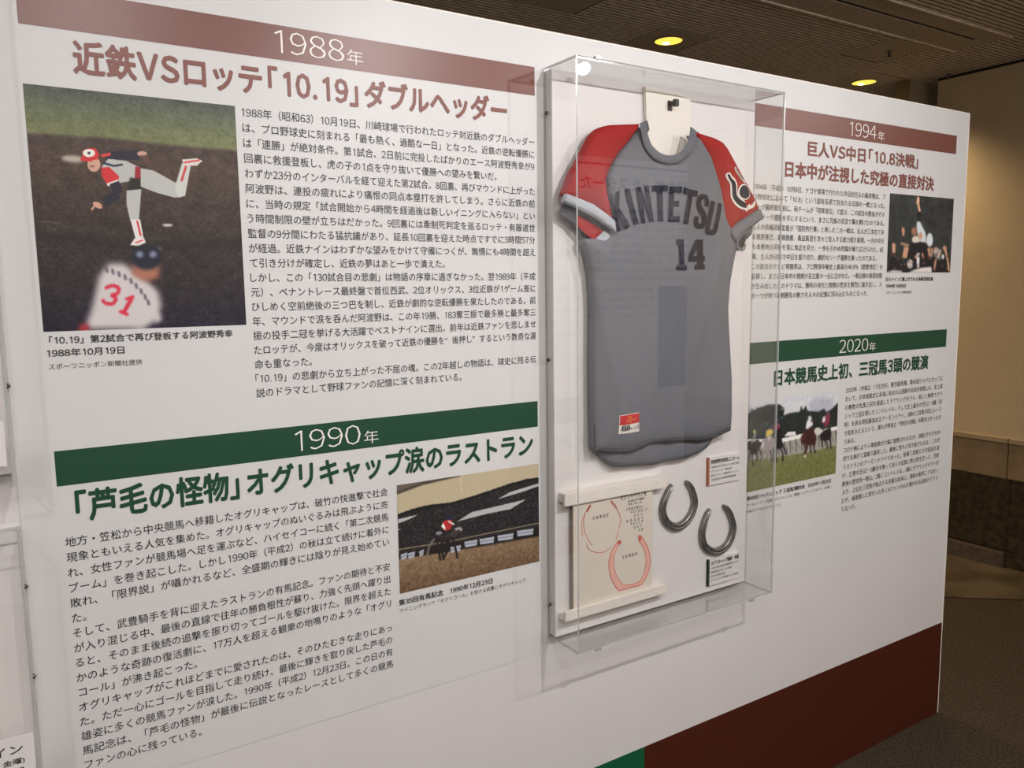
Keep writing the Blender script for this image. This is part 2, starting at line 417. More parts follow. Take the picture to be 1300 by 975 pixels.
B3 = """1994年（平成6）10月8日、ナゴヤ球場で行われた中日対巨人の最終戦は、プ
ロ野球史において「10.8」という固有名詞で刻まれる伝説の一戦となった。
リーグ最終戦を前に、両チームが「同率首位」で並び、この試合の勝者がその
ままリーグ優勝を手にするという、まさに究極の状況で幕を開けたのである。
巨人の長嶋茂雄監督が「国民的行事」と称したこの一戦は、巨人が三本柱であ
る槙原寛己、斎藤雅樹、桑田真澄を次々と投入する総力戦を展開。一方の中日
も本拠地の声援を背に執念を見せ、一歩も引かぬ死闘が繰り広げられた。結
-果、巨人が6対3で中日を振り切り、劇的なリーグ優勝を飾ったのである。
この試合のテレビ視聴率は、プロ野球中継史上最高の48.8%（関東地区）を
記録し、まさに日本中の視線が名古屋の一点に注がれた。一戦必勝の極限状態
が生み出したこのドラマは、勝利の栄光と敗戦の悲哀を鮮烈に描き出し、ス
-ポーツが持つ真剣勝負の魅力を人々の記憶に刻み込むものとなった。"""
B4 = """2020年（令和2）11月29日、東京競馬場。第40回ジャパンカップに
おいて、日本競馬史に永遠に刻まれる奇跡の対決が実現した。史上初
の無敗の牝馬三冠を達成したデアリングタクト、同じく無敗でクラ
シック三冠を制したコントレイル、そして史上最多の芝GI・8勝（当
時）を誇る現役最強女王アーモンドアイ。3頭の三冠馬が同じレース
で相まみえるという、誰もが夢見た「世紀の決戦」の幕が上がったの
-である。
コロナ禍により入場者数が大幅に制限されるなか、3頭はそれぞれの
誇りを懸けて直線で激突した。最後に堂々と突き抜けたのは、これが
ラストランのアーモンドアイであった。後輩三冠馬たちの猛追を退
け、圧巻の芝GI・9勝目を飾って自らの伝説に終止符を打った。空前
絶後の歴史的一戦は、2着にコントレイル、3着にデアリングタクトが
入り、上位を三冠馬が独占する完璧な結末に。満員の歓声こそなかっ
たが、画面越しに見守った多くのファンの心を震わせる伝説のドラマ
-となった。"""
for T, x0, x1, zt, lab in ((B1, -2.3655, -1.742, 1.8625, 'black text lines under the 1988 heading'), (B2, -2.690, -2.1125, 1.1365, 'black text lines under the 1990 heading'),
                      (B3, -1.0385, -.450, 1.8075, 'black text lines under the 1994 heading'), (B4, -.610, -.081, 1.2245, 'black text lines under the 2020 heading')):
    ls = T.split('\n')
    body([l.lstrip('-') for l in ls], [not l.startswith('-') for l in ls], x0, x1, zt, .02642, 'body_text', M['ink'], part, YT)['label'] = lab
# captions
def cap(s, l, r, h, m='ink', off=.012, nm='caption'):
    (x0, z0), (x1, z1) = at(*l), at(*r); z = (z0+z1)/2
    place([(s, x0, x1, z-h/2, z+h/2)], nm, YT, M[m], part, off)
cap('「10.19」第2試合で再び登板する阿波野秀幸', (62.4, 432), (295, 423.5), .0122)
cap('1988年10月19日', (59.6, 447.6), (157.8, 445.3), .0122)
cap('スポーツニッポン新聞社提供', (61.6, 465.6), (180.4, 459.7), .0092, 'ink2', 0)
cap('第35回有馬記念　1990年12月23日', (506, 765.5), (624.6, 736.7), .0122)
cap('ウイニングランで「オグリコール」を受ける武豊とオグリキャップ', (507.2, 776), (667, 735.4), .0090, 'ink2', 0)
cap('巨人ナインに胴上げされる長嶋茂雄監督', (1123.8, 354.2), (1183.8, 354.6), .0118)
cap('1994年10月8日', (1123.8, 363), (1149, 363.2), .0118)
cap('スポーツニッポン新聞社提供', (1123.8, 371.5), (1156.5, 371.0), .0088, 'ink2', 0)
cap('第40回ジャパンカップ 三冠馬3頭対決　2020年11月29日', (947.4, 633.5), (1054, 609.7), .0118)
cap('アーモンドアイ（先頭）がコントレイル（青帽）とデアリングタクト（赤帽）', (947, 642), (1053, 618), .0088, 'ink2', 0)
cap('を抑えてラストランを飾った。', (947, 650), (991, 640), .0088, 'ink2', 0)

# ---------------------------------------------------------------- photo prints
# 1988 pitcher
p = Pic(-2.6961, -2.3770, 1.4873, 1.8718, 330, crop(0, 100, 2.566)); t = p.yy/p.H
p.a[:] = (60, 46, 40)
sk = np.stack([np.interp(t, [0, .08, .14, .17], [74, 92, 104, 108]), np.interp(t, [0, .08, .14, .17], [78, 98, 110, 112]), np.interp(t, [0, .08, .14, .17], [72, 76, 76, 76])], -1)
dirt = np.stack([np.interp(t, [.15, .3, .6, .8, 1], v) for v in ((66, 72, 52, 42, 32), (52, 56, 42, 34, 26), (48, 46, 38, 36, 42))], -1)
gm = p.blur(p.mask(p.P([(60, 10), (770, 80), (775, 235), (600, 222), (350, 195), (85, 178)])), 2)[..., None]
p.a = dirt*(1-gm)+sk*gm
p.noise(4, 1); p.noise(3, 5)
p.poly([(100, 505), (250, 505), (420, 540), (790, 520), (795, 545), (430, 560), (250, 530), (110, 525)], (34, 28, 28), 4, .8)
p.ell(545, 477, 17, 4, (222, 218, 210), 1); p.line([(125, 465), (195, 470)], 4, (100, 84, 74), 1)
g = (176, 176, 172); nv = (34, 32, 46); rd = (196, 44, 50); sk_ = (196, 152, 130)
p.ell(238, 262, 38, 11, (186, 174, 164), 2, .9, .08)                       # base
p.line([(345, 255), (400, 250), (455, 250)], 30, nv, 0)                       # far arm
p.ell(462, 245, 16, 8, (190, 150, 135)); p.poly([(455, 250), (478, 252), (500, 285), (480, 275)], (92, 62, 54), 1)
p.poly([(330, 290), (352, 262), (410, 268), (455, 290), (450, 330), (400, 338), (350, 350)], g)        # torso
p.poly([(330, 290), (355, 288), (388, 318), (386, 332), (350, 346), (332, 318)], rd); p.line([(350, 346), (387, 333)], 9, (222, 218, 212))
p.line([(335, 275), (372, 285), (400, 280)], 7, (40, 44, 66)); p.line([(330, 252), (360, 246)], 10, (200, 60, 64))
p.poly([(440, 286), (460, 290), (458, 335), (438, 330)], (150, 36, 44))     # belt
p.line([(372, 338), (385, 375), (340, 405)], 32, nv); p.ell(318, 412, 17, 9, sk_, 0, 1, .5); p.line([(308, 415), (298, 428)], 6, sk_)
p.line([(420, 345), (462, 350)], 45, (36, 32, 30), 1)                          # glove or shadow
p.poly([(458, 292), (500, 300), (590, 350), (600, 380), (570, 388), (510, 372), (458, 352)], g)       # raised thigh
p.poly([(568, 355), (592, 275), (620, 285), (602, 382), (580, 388)], (190, 190, 184)); p.line([(590, 335), (605, 285)], 7, rd)
p.poly([(592, 264), (640, 260), (658, 268), (640, 284), (598, 284)], (206, 196, 190)); p.line([(598, 274), (650, 266)], 5, rd)
p.poly([(412, 365), (460, 360), (452, 460), (424, 462), (412, 410)], g)
p.poly([(425, 460), (456, 458), (466, 515), (442, 524)], (214, 208, 204)); p.line([(446, 462), (458, 512)], 6, rd)
p.poly([(424, 542), (438, 520), (468, 516), (474, 534), (452, 544)], (216, 208, 204)); p.line([(440, 535), (465, 525)], 4, rd)
p.ell(306, 280, 21, 24, sk_); p.ell(300, 286, 9, 4, (120, 84, 72), 0, .7)
p.poly([(266, 262), (270, 235), (290, 226), (312, 228), (324, 250), (318, 264), (290, 268)], rd)
p.ell(290, 243, 20, 13, (226, 220, 212)); p.ell(290, 243, 5, 5, (60, 40, 60))
p.line([(262, 264), (300, 268)], 7, rd)
w_ = (196, 188, 188)
p.poly([(275, 815), (300, 740), (322, 640), (352, 602), (400, 600), (460, 640), (515, 690), (526, 740), (505, 790), (470, 812)], w_, 5)
p.poly([(255, 820), (262, 796), (290, 800), (292, 820)], (160, 40, 50), 4)
p.poly([(430, 600), (520, 600), (516, 650), (470, 660), (430, 640)], (160, 104, 84), 4)
p.ell(478, 582, 50, 40, (28, 30, 44), 3); p.ell(455, 572, 12, 11, (120, 128, 150), 2); p.ell(498, 572, 12, 11, (120, 128, 150), 2); p.ell(520, 552, 6, 6, (90, 96, 110), 2)
p.line([(485, 740), (520, 790)], 26, w_, 4)
for i, (a_, b_) in enumerate(((345, 622), (365, 628), (385, 636), (405, 646), (424, 658), (441, 674), (457, 692), (470, 710), (480, 728))):
    p.line([(a_, b_-9), (a_+5, b_+9)], 8, (70, 66, 78), 1.4, .85)
rn = (200, 40, 62)
p.line([(342, 682), (366, 672), (388, 680), (384, 700), (362, 704)], 11, rn, 1); p.line([(362, 704), (380, 714), (368, 734), (340, 730), (334, 718)], 11, rn, 1)
p.line([(430, 712), (402, 762)], 13, rn, 1); p.line([(408, 718), (436, 708)], 9, rn, 1); p.line([(388, 756), (418, 768)], 10, rn, 1)
p.noise(1.5); p.build('photo_print', 'printed colour photograph of a baseball pitcher throwing past a batter', YP-.0003, part)
# 1990 race
p = Pic(-2.0916, -1.7385, .9145, 1.1468, 260, crop(490, 560, 4.064))
sky = (178, 164, 136); p.a[:] = (26, 24, 26)
p.poly([(50, 228), (785, 110), (785, 190), (720, 195), (640, 222), (560, 250), (440, 290), (330, 322), (230, 330), (140, 352), (60, 382)], sky, 0)
for i in range(26):
    x = 70+i*28; p.line([(x, 215), (x, 350)], 5, (166, 152, 124), 1, .35)
p.poly([(60, 382), (140, 352), (230, 330), (330, 322), (440, 290), (560, 250), (640, 222), (785, 190), (785, 420), (500, 480), (65, 560)], (26, 24, 26), 1)
p.poly([(50, 228), (380, 176), (300, 196), (180, 226), (55, 272)], (96, 86, 76), 1); p.line([(55, 270), (190, 220), (385, 176)], 8, (34, 28, 26), 1)
p.line([(382, 176), (386, 262)], 4, (208, 190, 156), 0, .8)
cm = p.blur(p.mask(p.P([(60, 385), (330, 325), (640, 225), (785, 195), (785, 418), (500, 478), (65, 555)])), 1); s_ = p.a.copy()
p.a = p.a+(np.clip(RNG.normal(0, 1, (p.H, p.W))-.3, 0, 3)*34*cm)[..., None]*np.array([1, .96, .92]); p.a = p.blur(p.a, 0)
for i in range(150):
    x = 62+i*4.8; y = np.interp(x, [60, 140, 230, 330, 440, 560, 640, 785], [382, 352, 332, 322, 290, 250, 222, 190]); p.ell(x, y+2, 4, 5+4*RNG.random(), (24, 22, 24))
for q in ([(60, 425), (64, 402), (166, 378), (120, 402)], [(365, 414), (440, 366), (720, 300), (640, 350), (520, 374)], [(572, 300), (640, 262), (785, 218), (785, 232), (700, 262)], [(58, 460), (62, 452), (80, 452)]):
    p.poly(q, (172, 170, 172), 0)
gr = np.interp(p.yy/p.H, [.6, 1], [0, 1])[..., None]
gm = p.mask(p.P([(66, 606), (300, 572), (500, 530), (785, 482), (795, 620), (72, 790)]))[..., None]
p.a = p.a*(1-gm)+((np.array([142, 118, 92])*(1-gr)+np.array([100, 78, 58])*gr))*gm
p.noise(7, 1, gm[..., 0]); 
for i in range(14):
    x0 = 80+RNG.random()*560; y0 = 620+RNG.random()*130
    p.line([(x0, y0), (x0+70+60*RNG.random(), y0-16)], 4, (120, 96, 72), 1, .5)
p.poly([(66, 570), (500, 500), (785, 440), (785, 490), (500, 540), (66, 606)], (30, 26, 24), 1)
for x0, x1, y0 in ((75, 110, 578), (112, 150, 572), (170, 195, 562), (330, 385, 540), (402, 470, 512), (480, 556, 498), (572, 655, 480), (672, 758, 456)):
    p.poly([(x0, y0+6), (x1, y0-6), (x1-4, y0+24), (x0+4, y0+34)], (164, 168, 180)); p.line([(x0, y0+20), (x1, y0+8)], 3, (90, 90, 96))
p.line([(64, 558), (300, 520), (500, 480), (787, 422)], 6, (128, 118, 100), 0); p.line([(64, 570), (500, 492), (787, 434)], 4, (60, 52, 46), 0)
hk = (34, 28, 30)
p.ell(300, 490, 60, 31, hk, 0, 1, -.12); p.ell(262, 486, 26, 30, hk); p.poly([(325, 480), (352, 448), (378, 440), (384, 462), (352, 500)], (60, 52, 52)); p.line([(355, 455), (384, 446), (386, 462)], 12, (150, 144, 144))
p.line([(250, 500), (222, 540), (208, 600)], 10, (120, 108, 98), 1)
for q in ([(262, 510), (270, 560), (280, 614)], [(285, 510), (288, 570), (296, 612)], [(318, 510), (320, 560), (296, 600)], [(345, 505), (356, 550), (368, 604)]): p.line(q, 12, hk)
p.ell(272, 474, 16, 9, (150, 150, 154), 0, 1, -.2); p.ell(300, 486, 40, 12, (60, 54, 56), 2, .8)
p.poly([(284, 438), (296, 412), (330, 400), (345, 420), (330, 455), (300, 462)], (170, 44, 46)); p.poly([(284, 440), (292, 420), (304, 440), (306, 460)], (226, 218, 212)); p.line([(320, 412), (350, 430)], 9, (196, 186, 180))
p.ell(322, 394, 16, 12, (30, 34, 60)); p.line([(296, 462), (300, 488)], 13, (30, 26, 28)); p.build('photo_print', 'printed photograph of a racehorse and jockey before a packed grandstand', YP-.0003, part)
# 1994 toss
p = Pic(-.4265, -.0705, 1.5796, 1.8205, 200, crop(1110, 235, 6.5)); p.a[:] = (44, 46, 44); p.noise(5, 4); p.noise(3)
for i in range(60): p.ell(100+RNG.random()*540, 80+RNG.random()*420, 9, 12, (66, 70, 70), 2, .5)
p.line([(360, 200), (366, 300), (380, 380)], 26, (20, 20, 22), 1)
skn = (206, 156, 124)
p.line([(356, 110), (358, 160), (370, 220)], 18, skn); p.line([(340, 140), (356, 165)], 9, skn); p.ell(357, 130, 12, 34, (214, 168, 138))
p.poly([(345, 305), (372, 300), (420, 400), (425, 470), (400, 505), (360, 440), (345, 360)], (200, 206, 210), 1); p.ell(452, 452, 27, 56, (206, 210, 214), 1)
p.ell(325, 382, 24, 34, (150, 104, 84), 1); p.ell(340, 450, 34, 32, (206, 196, 186), 1); p.ell(375, 420, 16, 30, (190, 146, 116), 1)
p.poly([(105, 715), (130, 590), (170, 560), (240, 640), (300, 480), (410, 470), (470, 600), (560, 560), (625, 660), (622, 718)], (22, 22, 26), 1)
for q, wd in (([(155, 480), (158, 560)], 26), ([(232, 350), (236, 420)], 18), ([(215, 480), (280, 500)], 18), ([(262, 510), (245, 600)], 40), ([(440, 520), (452, 590)], 18), ([(575, 510), (600, 620), (612, 710)], 18), ([(545, 540), (500, 620), (490, 700)], 16), ([(390, 560), (400, 600)], 16), ([(470, 520), (465, 590)], 14)):
    p.line(q, wd, skn, 1, .9)
for cx, cy, r in ((290, 640, 22), (500, 540, 22), (250, 560, 18), (340, 590, 14), (575, 520, 18), (235, 375, 14), (158, 500, 14), (450, 530, 12)): p.ell(cx, cy, r, r*1.2, (196, 140, 112), 1, .8)
p.ell(290, 650, 26, 38, (206, 200, 196), 1, .8); p.poly([(345, 560), (370, 560), (365, 680), (345, 680)], (224, 222, 220), 1); p.poly([(275, 718), (330, 695), (380, 680), (465, 672), (470, 718)], (214, 206, 200), 1)
p.poly([(90, 718), (150, 700), (225, 706), (225, 718)], (206, 200, 194), 1); p.poly([(480, 560), (500, 510), (545, 530), (540, 620), (500, 600)], (190, 186, 182), 1, .6); p.ell(560, 590, 12, 22, (200, 200, 200), 1)
for i in range(40): p.ell(120+RNG.random()*500, 560+RNG.random()*140, 9, 9, ((20, 20, 24), (180, 130, 104), (90, 30, 34))[i % 3], 1, .6)
p.noise(4); p.build('photo_print', 'printed photograph of players tossing a man into the air at night', YP-.0003, part)
# 2020 race
p = Pic(-1.0390, -.6450, .9729, 1.2293, 230, crop(940, 480, 6.09)); p.a[:] = (196, 196, 200)
p.poly([(530, 200), (560, 160), (640, 150), (700, 160), (720, 230), (640, 280), (540, 270)], (150, 152, 168), 4, .6); p.noise(3, 2)
tr = (34, 40, 38)
p.poly([(55, 280), (120, 240), (215, 205), (300, 205), (335, 235), (330, 290), (380, 270), (455, 260), (465, 215), (478, 250), (500, 215), (515, 255), (600, 260), (640, 236), (660, 262), (700, 240), (750, 190), (750, 410), (50, 560)], tr, 1)
for i in range(120): p.ell(60+RNG.random()*270, 225+RNG.random()*200, 9, 8, ((60, 70, 62), (24, 28, 28), (150, 156, 160))[int(RNG.integers(0, 3)) if i % 4 == 0 else i % 2], 1, .6)
for i in range(70): p.ell(340+RNG.random()*400, 285+RNG.random()*120, 12, 9, ((50, 60, 48), (26, 32, 30))[i % 2], 1, .6)
p.poly([(50, 560), (300, 480), (520, 420), (750, 370), (750, 530), (50, 650)], (150, 146, 138), 1)
p.poly([(52, 470), (300, 470), (520, 420), (745, 372), (745, 398), (310, 500), (55, 490)], (222, 218, 212), 0)
p.poly([(335, 452), (362, 416), (420, 412), (425, 440)], (214, 210, 206)); p.ell(600, 415, 26, 30, (200, 196, 186), 1)
for i in range(16):
    x = 70+i*44; y = np.interp(x, [50, 300, 745], [520, 495, 400]); p.line([(x, y), (x+6, y+100)], 5, (52, 50, 48)); p.line([(x, y+5), (x+26, y+75)], 4, (70, 66, 62), 0, .7)
gm = p.blur(p.mask(p.P([(45, 640), (300, 605), (560, 560), (750, 515), (750, 760), (40, 900)])), 1)[..., None]; gg = np.interp(p.yy/p.H, [.6, .8, 1], [0, 1, .7])[..., None]
p.a = p.a*(1-gm)+(np.array([112, 112, 74])*(1-gg)+np.array([104, 108, 62])*gg)*gm; p.noise(5, 1, gm[..., 0])
def legs(c, w, *ls):
    for l in ls: p.line(l, w, c, .6)
dk = (34, 27, 28)
p.poly([(58, 500), (78, 478), (96, 500), (128, 470), (152, 500), (146, 540), (118, 585), (84, 592), (66, 560)], dk, 1); legs(dk, 9, [(92, 580), (86, 620), (100, 680)], [(120, 570), (132, 610), (118, 638)], [(74, 570), (60, 610), (70, 640)], [(140, 540), (162, 600), (160, 645)])
p.poly([(92, 470), (98, 420), (116, 410), (122, 440), (106, 480), (84, 515), (78, 505)], (120, 128, 120), 1); p.ell(106, 412, 11, 12, (206, 186, 90), 1)
gy = (150, 140, 138)
p.poly([(156, 520), (166, 480), (190, 460), (240, 440), (262, 480), (256, 545), (226, 562), (176, 556)], gy, 1); p.poly([(154, 530), (170, 490), (184, 500), (174, 540), (160, 548)], (206, 190, 186), 1)
legs(gy, 9, [(170, 545), (166, 600), (164, 650)], [(200, 555), (214, 600), (216, 640)]); legs((70, 60, 62), 9, [(226, 555), (238, 600), (232, 640)], [(250, 540), (256, 590), (246, 650)])
p.poly([(190, 455), (200, 405), (236, 385), (252, 400), (246, 430), (214, 452)], (212, 184, 84), 1); p.ell(242, 388, 13, 13, (70, 66, 90), 1); p.line([(222, 445), (214, 480)], 13, (212, 206, 200), 1)
p.poly([(262, 420), (285, 385), (312, 378), (318, 420), (316, 480), (330, 520), (300, 548), (266, 545)], (26, 22, 26), 1); legs((26, 22, 26), 11, [(276, 540), (270, 600), (272, 652)], [(304, 535), (324, 580), (322, 640)], [(318, 520), (345, 560), (352, 590)])
p.poly([(246, 385), (262, 350), (296, 352), (306, 380), (280, 402)], (120, 44, 62), 1); p.ell(286, 366, 14, 12, (128, 72, 110), 1); p.line([(262, 340), (300, 320)], 6, (90, 120, 170), 1)
mr = (60, 30, 30)
p.poly([(460, 480), (474, 440), (500, 402), (552, 380), (574, 408), (584, 470), (570, 515), (520, 520), (476, 508)], mr, 1); p.ell(478, 460, 15, 26, (84, 44, 42), 1, .8)
legs(mr, 12, [(486, 500), (500, 550), (490, 590)], [(512, 510), (506, 550), (494, 575)]); legs((40, 26, 28), 10, [(536, 512), (540, 580)], [(566, 505), (562, 550), (578, 574)]); p.ell(494, 602, 8, 11, (212, 202, 194), 1)
p.poly([(500, 388), (508, 335), (530, 304), (552, 322), (556, 362), (528, 384), (510, 396)], (218, 216, 216), 1); p.ell(532, 306, 14, 14, (196, 200, 206), 1); p.ell(546, 330, 8, 10, (40, 40, 50), 1); p.line([(560, 318), (566, 400)], 9, (44, 30, 34), 1)
p.ell(590, 410, 25, 28, (198, 194, 184), 1)
p.poly([(606, 440), (640, 405), (690, 378), (698, 430), (690, 478), (640, 486), (612, 470)], dk, 1); legs(dk, 10, [(622, 465), (630, 535)], [(650, 475), (668, 520), (664, 545)], [(688, 465), (694, 545)])
p.poly([(626, 345), (636, 300), (656, 282), (690, 290), (686, 335), (664, 372), (640, 378)], (126, 50, 68), 1); p.poly([(626, 335), (634, 300), (650, 296), (652, 330), (636, 345)], (216, 210, 208), 1); p.ell(672, 276, 15, 12, (110, 60, 80), 1); p.line([(640, 350), (634, 405)], 13, (48, 46, 52), 1)
p.noise(3)
p.build('photo_print', 'printed photograph of racehorses galloping over green turf', YP-.0003, part)

# ---------------------------------------------------------------- room
ZC = 2.69
floor = raw('floor', [(-9, -6, 0), (6, -6, 0), (6, 7, 0), (-9, 7, 0)], [(0, 1, 2, 3)], M['carpet'], kind='structure')
# stone border of the floor beside the right wall
q0, q1 = Vector(atz(1200, 759, 0)), Vector(atz(1300, 762, 0)); dv = (q1-q0).normalized()
a_, b_ = q0-dv*1.6, q0+dv*2.2
flv = [(a_.x, a_.y), (b_.x, b_.y), (b_.x, -3.0), (1.75, -3.0), (1.75, 1.9), (a_.x, 1.9)]
k = (1.75-q0.x)/dv.x; e_ = q0+dv*k
stp = [(a_.x, a_.y), (e_.x, e_.y), (1.80, e_.y), (1.80, 2.2), (a_.x, 2.2)]
n_ = len(stp); bm = bmesh.new(); vs = [bm.verts.new((x, y, .004)) for x, y in stp]; bm.faces.new(vs)
bm_obj('stone_border', bm, M['marble'], floor)
ceil = box('ceiling', -9, 6, -6, 7, ZC-.012, ZC+.1, M['cback'], kind='structure')
plates = [(-.205, .095, 1.232, 1.552, None), (.845, 1.145, .812, 1.108, None), (1.30, 1.61, 1.235, 1.545, None), (-.952, -.655, 1.0, 1.305, None), (-.55, 1.295, .528, .785, None)]
bm = bmesh.new(); pitch = .0268; y = -3.35
while y < 4.2:
    yc = y+.009; segs = [(-8.0, 4.5)]
    for (x0, x1, y0, y1, _) in plates:
        if y0-.006 < yc < y1+.006:
            ns = []
            for s0, s1 in segs:
                if x0 > s0 and x1 < s1: ns += [(s0, x0-.004), (x1+.010, s1)]
                else: ns.append((s0, s1))
            segs = ns
    for s0, s1 in segs: bx(bm, s0, s1, y, y+.0146, ZC-.0145, ZC-.0118)
    y += pitch
bm_obj('ceiling_ribs', bm, M['ceil'], ceil, kind='stuff')
for i, (x0, x1, y0, y1, _) in enumerate(plates[:4]):
    o = box('ceiling_plate', x0, x1, y0, y1, ZC-.0150, ZC-.0118, M['ceil2'], ceil, bev=.0005)
vent = thing('air_vent', 'long brown linear air slot set in the ribbed ceiling', 'vent')
bm = bmesh.new(); bx(bm, -.55, 1.295, .528, .628, ZC-.016, ZC); bx(bm, -.55, 1.295, .650, .785, ZC-.016, ZC); bx(bm, 1.19, 1.295, .628, .650, ZC-.016, ZC)
bm_obj('frame', bm, M['ceil2'], vent)
box('slot', -.55, 1.19, .629, .649, ZC-.0128, ZC-.0115, M['hole'], vent)
bm = bmesh.new(); bx(bm, -.55, 1.297, .783, .792, ZC-.022, ZC); bx(bm, -.55, 1.297, .522, .530, ZC-.022, ZC); bm_obj('trim_strip', bm, M['ceil'], vent)
root_at(vent, (.37, .65, ZC))
def downlight(x, y, lab):
    t = thing('downlight', lab, 'light', (x, y, ZC-.015), 'downlights in the ribbed ceiling')
    bm = bmesh.new(); N = 36; R = .066
    for i in range(N):
        pass
    def ring(r, z): return [bm.verts.new((r*math.cos(2*math.pi*i/N), r*math.sin(2*math.pi*i/N), z)) for i in range(N)]
    rs = [ring(.0735, .002), ring(.072, -.004), ring(.064, -.0045), ring(.062, .0)]
    for a, b in zip(rs[:-1], rs[1:]):
        for i in range(N): bm.faces.new((a[i], a[(i+1) % N], b[(i+1) % N], b[i]))
    bm_obj('ring', bm, M['brass'], t, smooth=True)
    bm = bmesh.new(); rs = [ring(.063, -.0035), ring(.05, -.0050), ring(.03, -.0058), ring(.008, -.006)]
    for a, b in zip(rs[:-1], rs[1:]):
        for i in range(N): bm.faces.new((a[i], a[(i+1) % N], b[(i+1) % N], b[i]))
    bm.faces.new(rs[-1]); bm_obj('reflector', bm, M['warm'], t, smooth=True)
    bm = bmesh.new(); bmesh.ops.create_uvsphere(bm, u_segments=16, v_segments=8, radius=.022, matrix=Matrix.Translation((.006, .022, -.004)) @ Matrix.Diagonal((1, .8, .35, 1)))
    bm_obj('lamp', bm, M['warm2'], t, smooth=True)
    l = bpy.data.lights.new('downlight_beam', 'SPOT'); l.energy = DOWN_W*6; l.color = (1, .74, .42); l.spot_size = 2.3; l.spot_blend = .8; l.shadow_soft_size = .05
    o = bpy.data.objects.new('downlight_beam', l); C.objects.link(o); o.parent = t; o.location = (0, 0, -.02)
    return t
downlight(-.060, 1.368, 'glowing yellow round downlight above the clear case')
downlight(1.441, 1.381, 'glowing yellow round downlight nearer the tan wall')
def sprinkler(x, y, lab):
    t = thing('sprinkler', lab, 'sprinkler', (x, y, ZC-.015))
    bm = bmesh.new(); cyl(bm, (0, 0, 0), (0, 0, -1), .020, .018, .006); bm_obj('cover_ring', bm, M['brass'], t)
    bm = bmesh.new(); cyl(bm, (0, 0, -.006), (0, 0, -1), .008, .007, .018); cyl(bm, (0, 0, -.026), (0, 0, -1), .013, .013, .003); bm_obj('nozzle', bm, M['screw'], t); return t
sprinkler(1.014, .955, 'small sprinkler head on a square ceiling plate')
t = sprinkler(1.70, 1.045, 'small sprinkler head where the ceiling meets the tan wall')
t.scale = (.6, .6, .6)
# right wall
XW = 1.75
wr = box('wall_right', XW, XW+.2, -6, 1.13, .709, ZC, M['plaster'], kind='structure')
box('backing_strip', XW+.004, XW+.2, -6, 1.13, 0, .709, M['granite'], wr)
js = [1.13, .643, .043, -.557, -1.157, -1.757, -2.357, -2.957, -3.557]
for a, b in zip(js[:-1], js[1:]):
    box('stone_coping', XW-.012, XW+.02, b+.003, a-.003, .683, .709, M['coping'], wr, bev=.002)
    box('stone_tile', XW-.003, XW+.02, b+.0025, a-.0025, .490, .683, M['stone'], wr, bev=.0015)
js = [1.13, .62, -.28, -1.18, -2.08, -2.98, -3.88]
for a, b in zip(js[:-1], js[1:]):
    box('granite_panel', XW-.004, XW+.02, b+.001, a-.001, .095, .490, M['granite'], wr)
    if b < .6: box('plinth', XW-.010, XW+.02, b, a, 0, .093, M['granite'], wr)
box('plinth', XW-.040, XW+.02, .625, 1.13, 0, .085, M['granite2'], wr, bev=.003)
box('shadow_gap', XW-.004, XW, -6, 1.13, ZC-.028, ZC-.014, M['hole'], wr)
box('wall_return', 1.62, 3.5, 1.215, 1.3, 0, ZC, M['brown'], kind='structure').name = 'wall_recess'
box('wall_back', -9, 6, 4.2, 4.35, 0, ZC, M['plaster'], kind='structure')
box('wall_left', -6.2, -6.0, -3.4, 4.2, 0, ZC, M['plaster'], kind='structure')
# opposite display wall, seen only as a reflection in the acrylic
YO = -3.3
wo = box('wall_opposite', -6.2, 6, YO-.1, YO, 0, ZC, M['opp'], kind='structure')
def orect(nm, x0, x1, z0, z1, m, dy=.002): return raw(nm, [(x0, YO+dy, z0), (x0, YO+dy, z1), (x1, YO+dy, z1), (x1, YO+dy, z0)], [(0, 1, 2, 3)], m, wo)
bm = bmesh.new(); bx(bm, -1.2, 1.885, YO, YO+.012, 2.405, 2.417); bx(bm, 1.873, 1.885, YO, YO+.012, .3, 2.405); bm_obj('panel_frame', bm, M['ink2'], wo)
orect('wall_paint_band', -6, 6, 2.46, ZC, M['ceil2'], .001)
place([('時代を彩ったスターたち', 1.855, .60, 2.235, 2.325)], 'heading', YO+.003, M['ink'], wo, .02, facing=1)
rows_ = []
for i in range(15):
    z = 2.09-i*.06
    rows_.append((B1.split('\n')[i].lstrip('-')[:30], 1.84, .55 if i % 4 else .9, z-.019, z+.019))
place(rows_[:9], 'body_text', YO+.003, M['ink2'], wo, 0, facing=1)
orect('photo_print', 1.455, 1.86, .77, 1.546, M['ink2'], .003)
orect('photo_print', 2.02, 2.4, .9, 1.5, M['ink2'], .003)
orect('header_bar', 2.0, 2.26, 1.60, 2.36, M['green'], .003)
rows_ = [(B2.split('\n')[i].lstrip('-')[:24], 1.40, .6, 1.50-i*.06, 1.535-i*.06) for i in range(4)]
place(rows_, 'body_text', YO+.003, M['ink2'], wo, 0, facing=1)

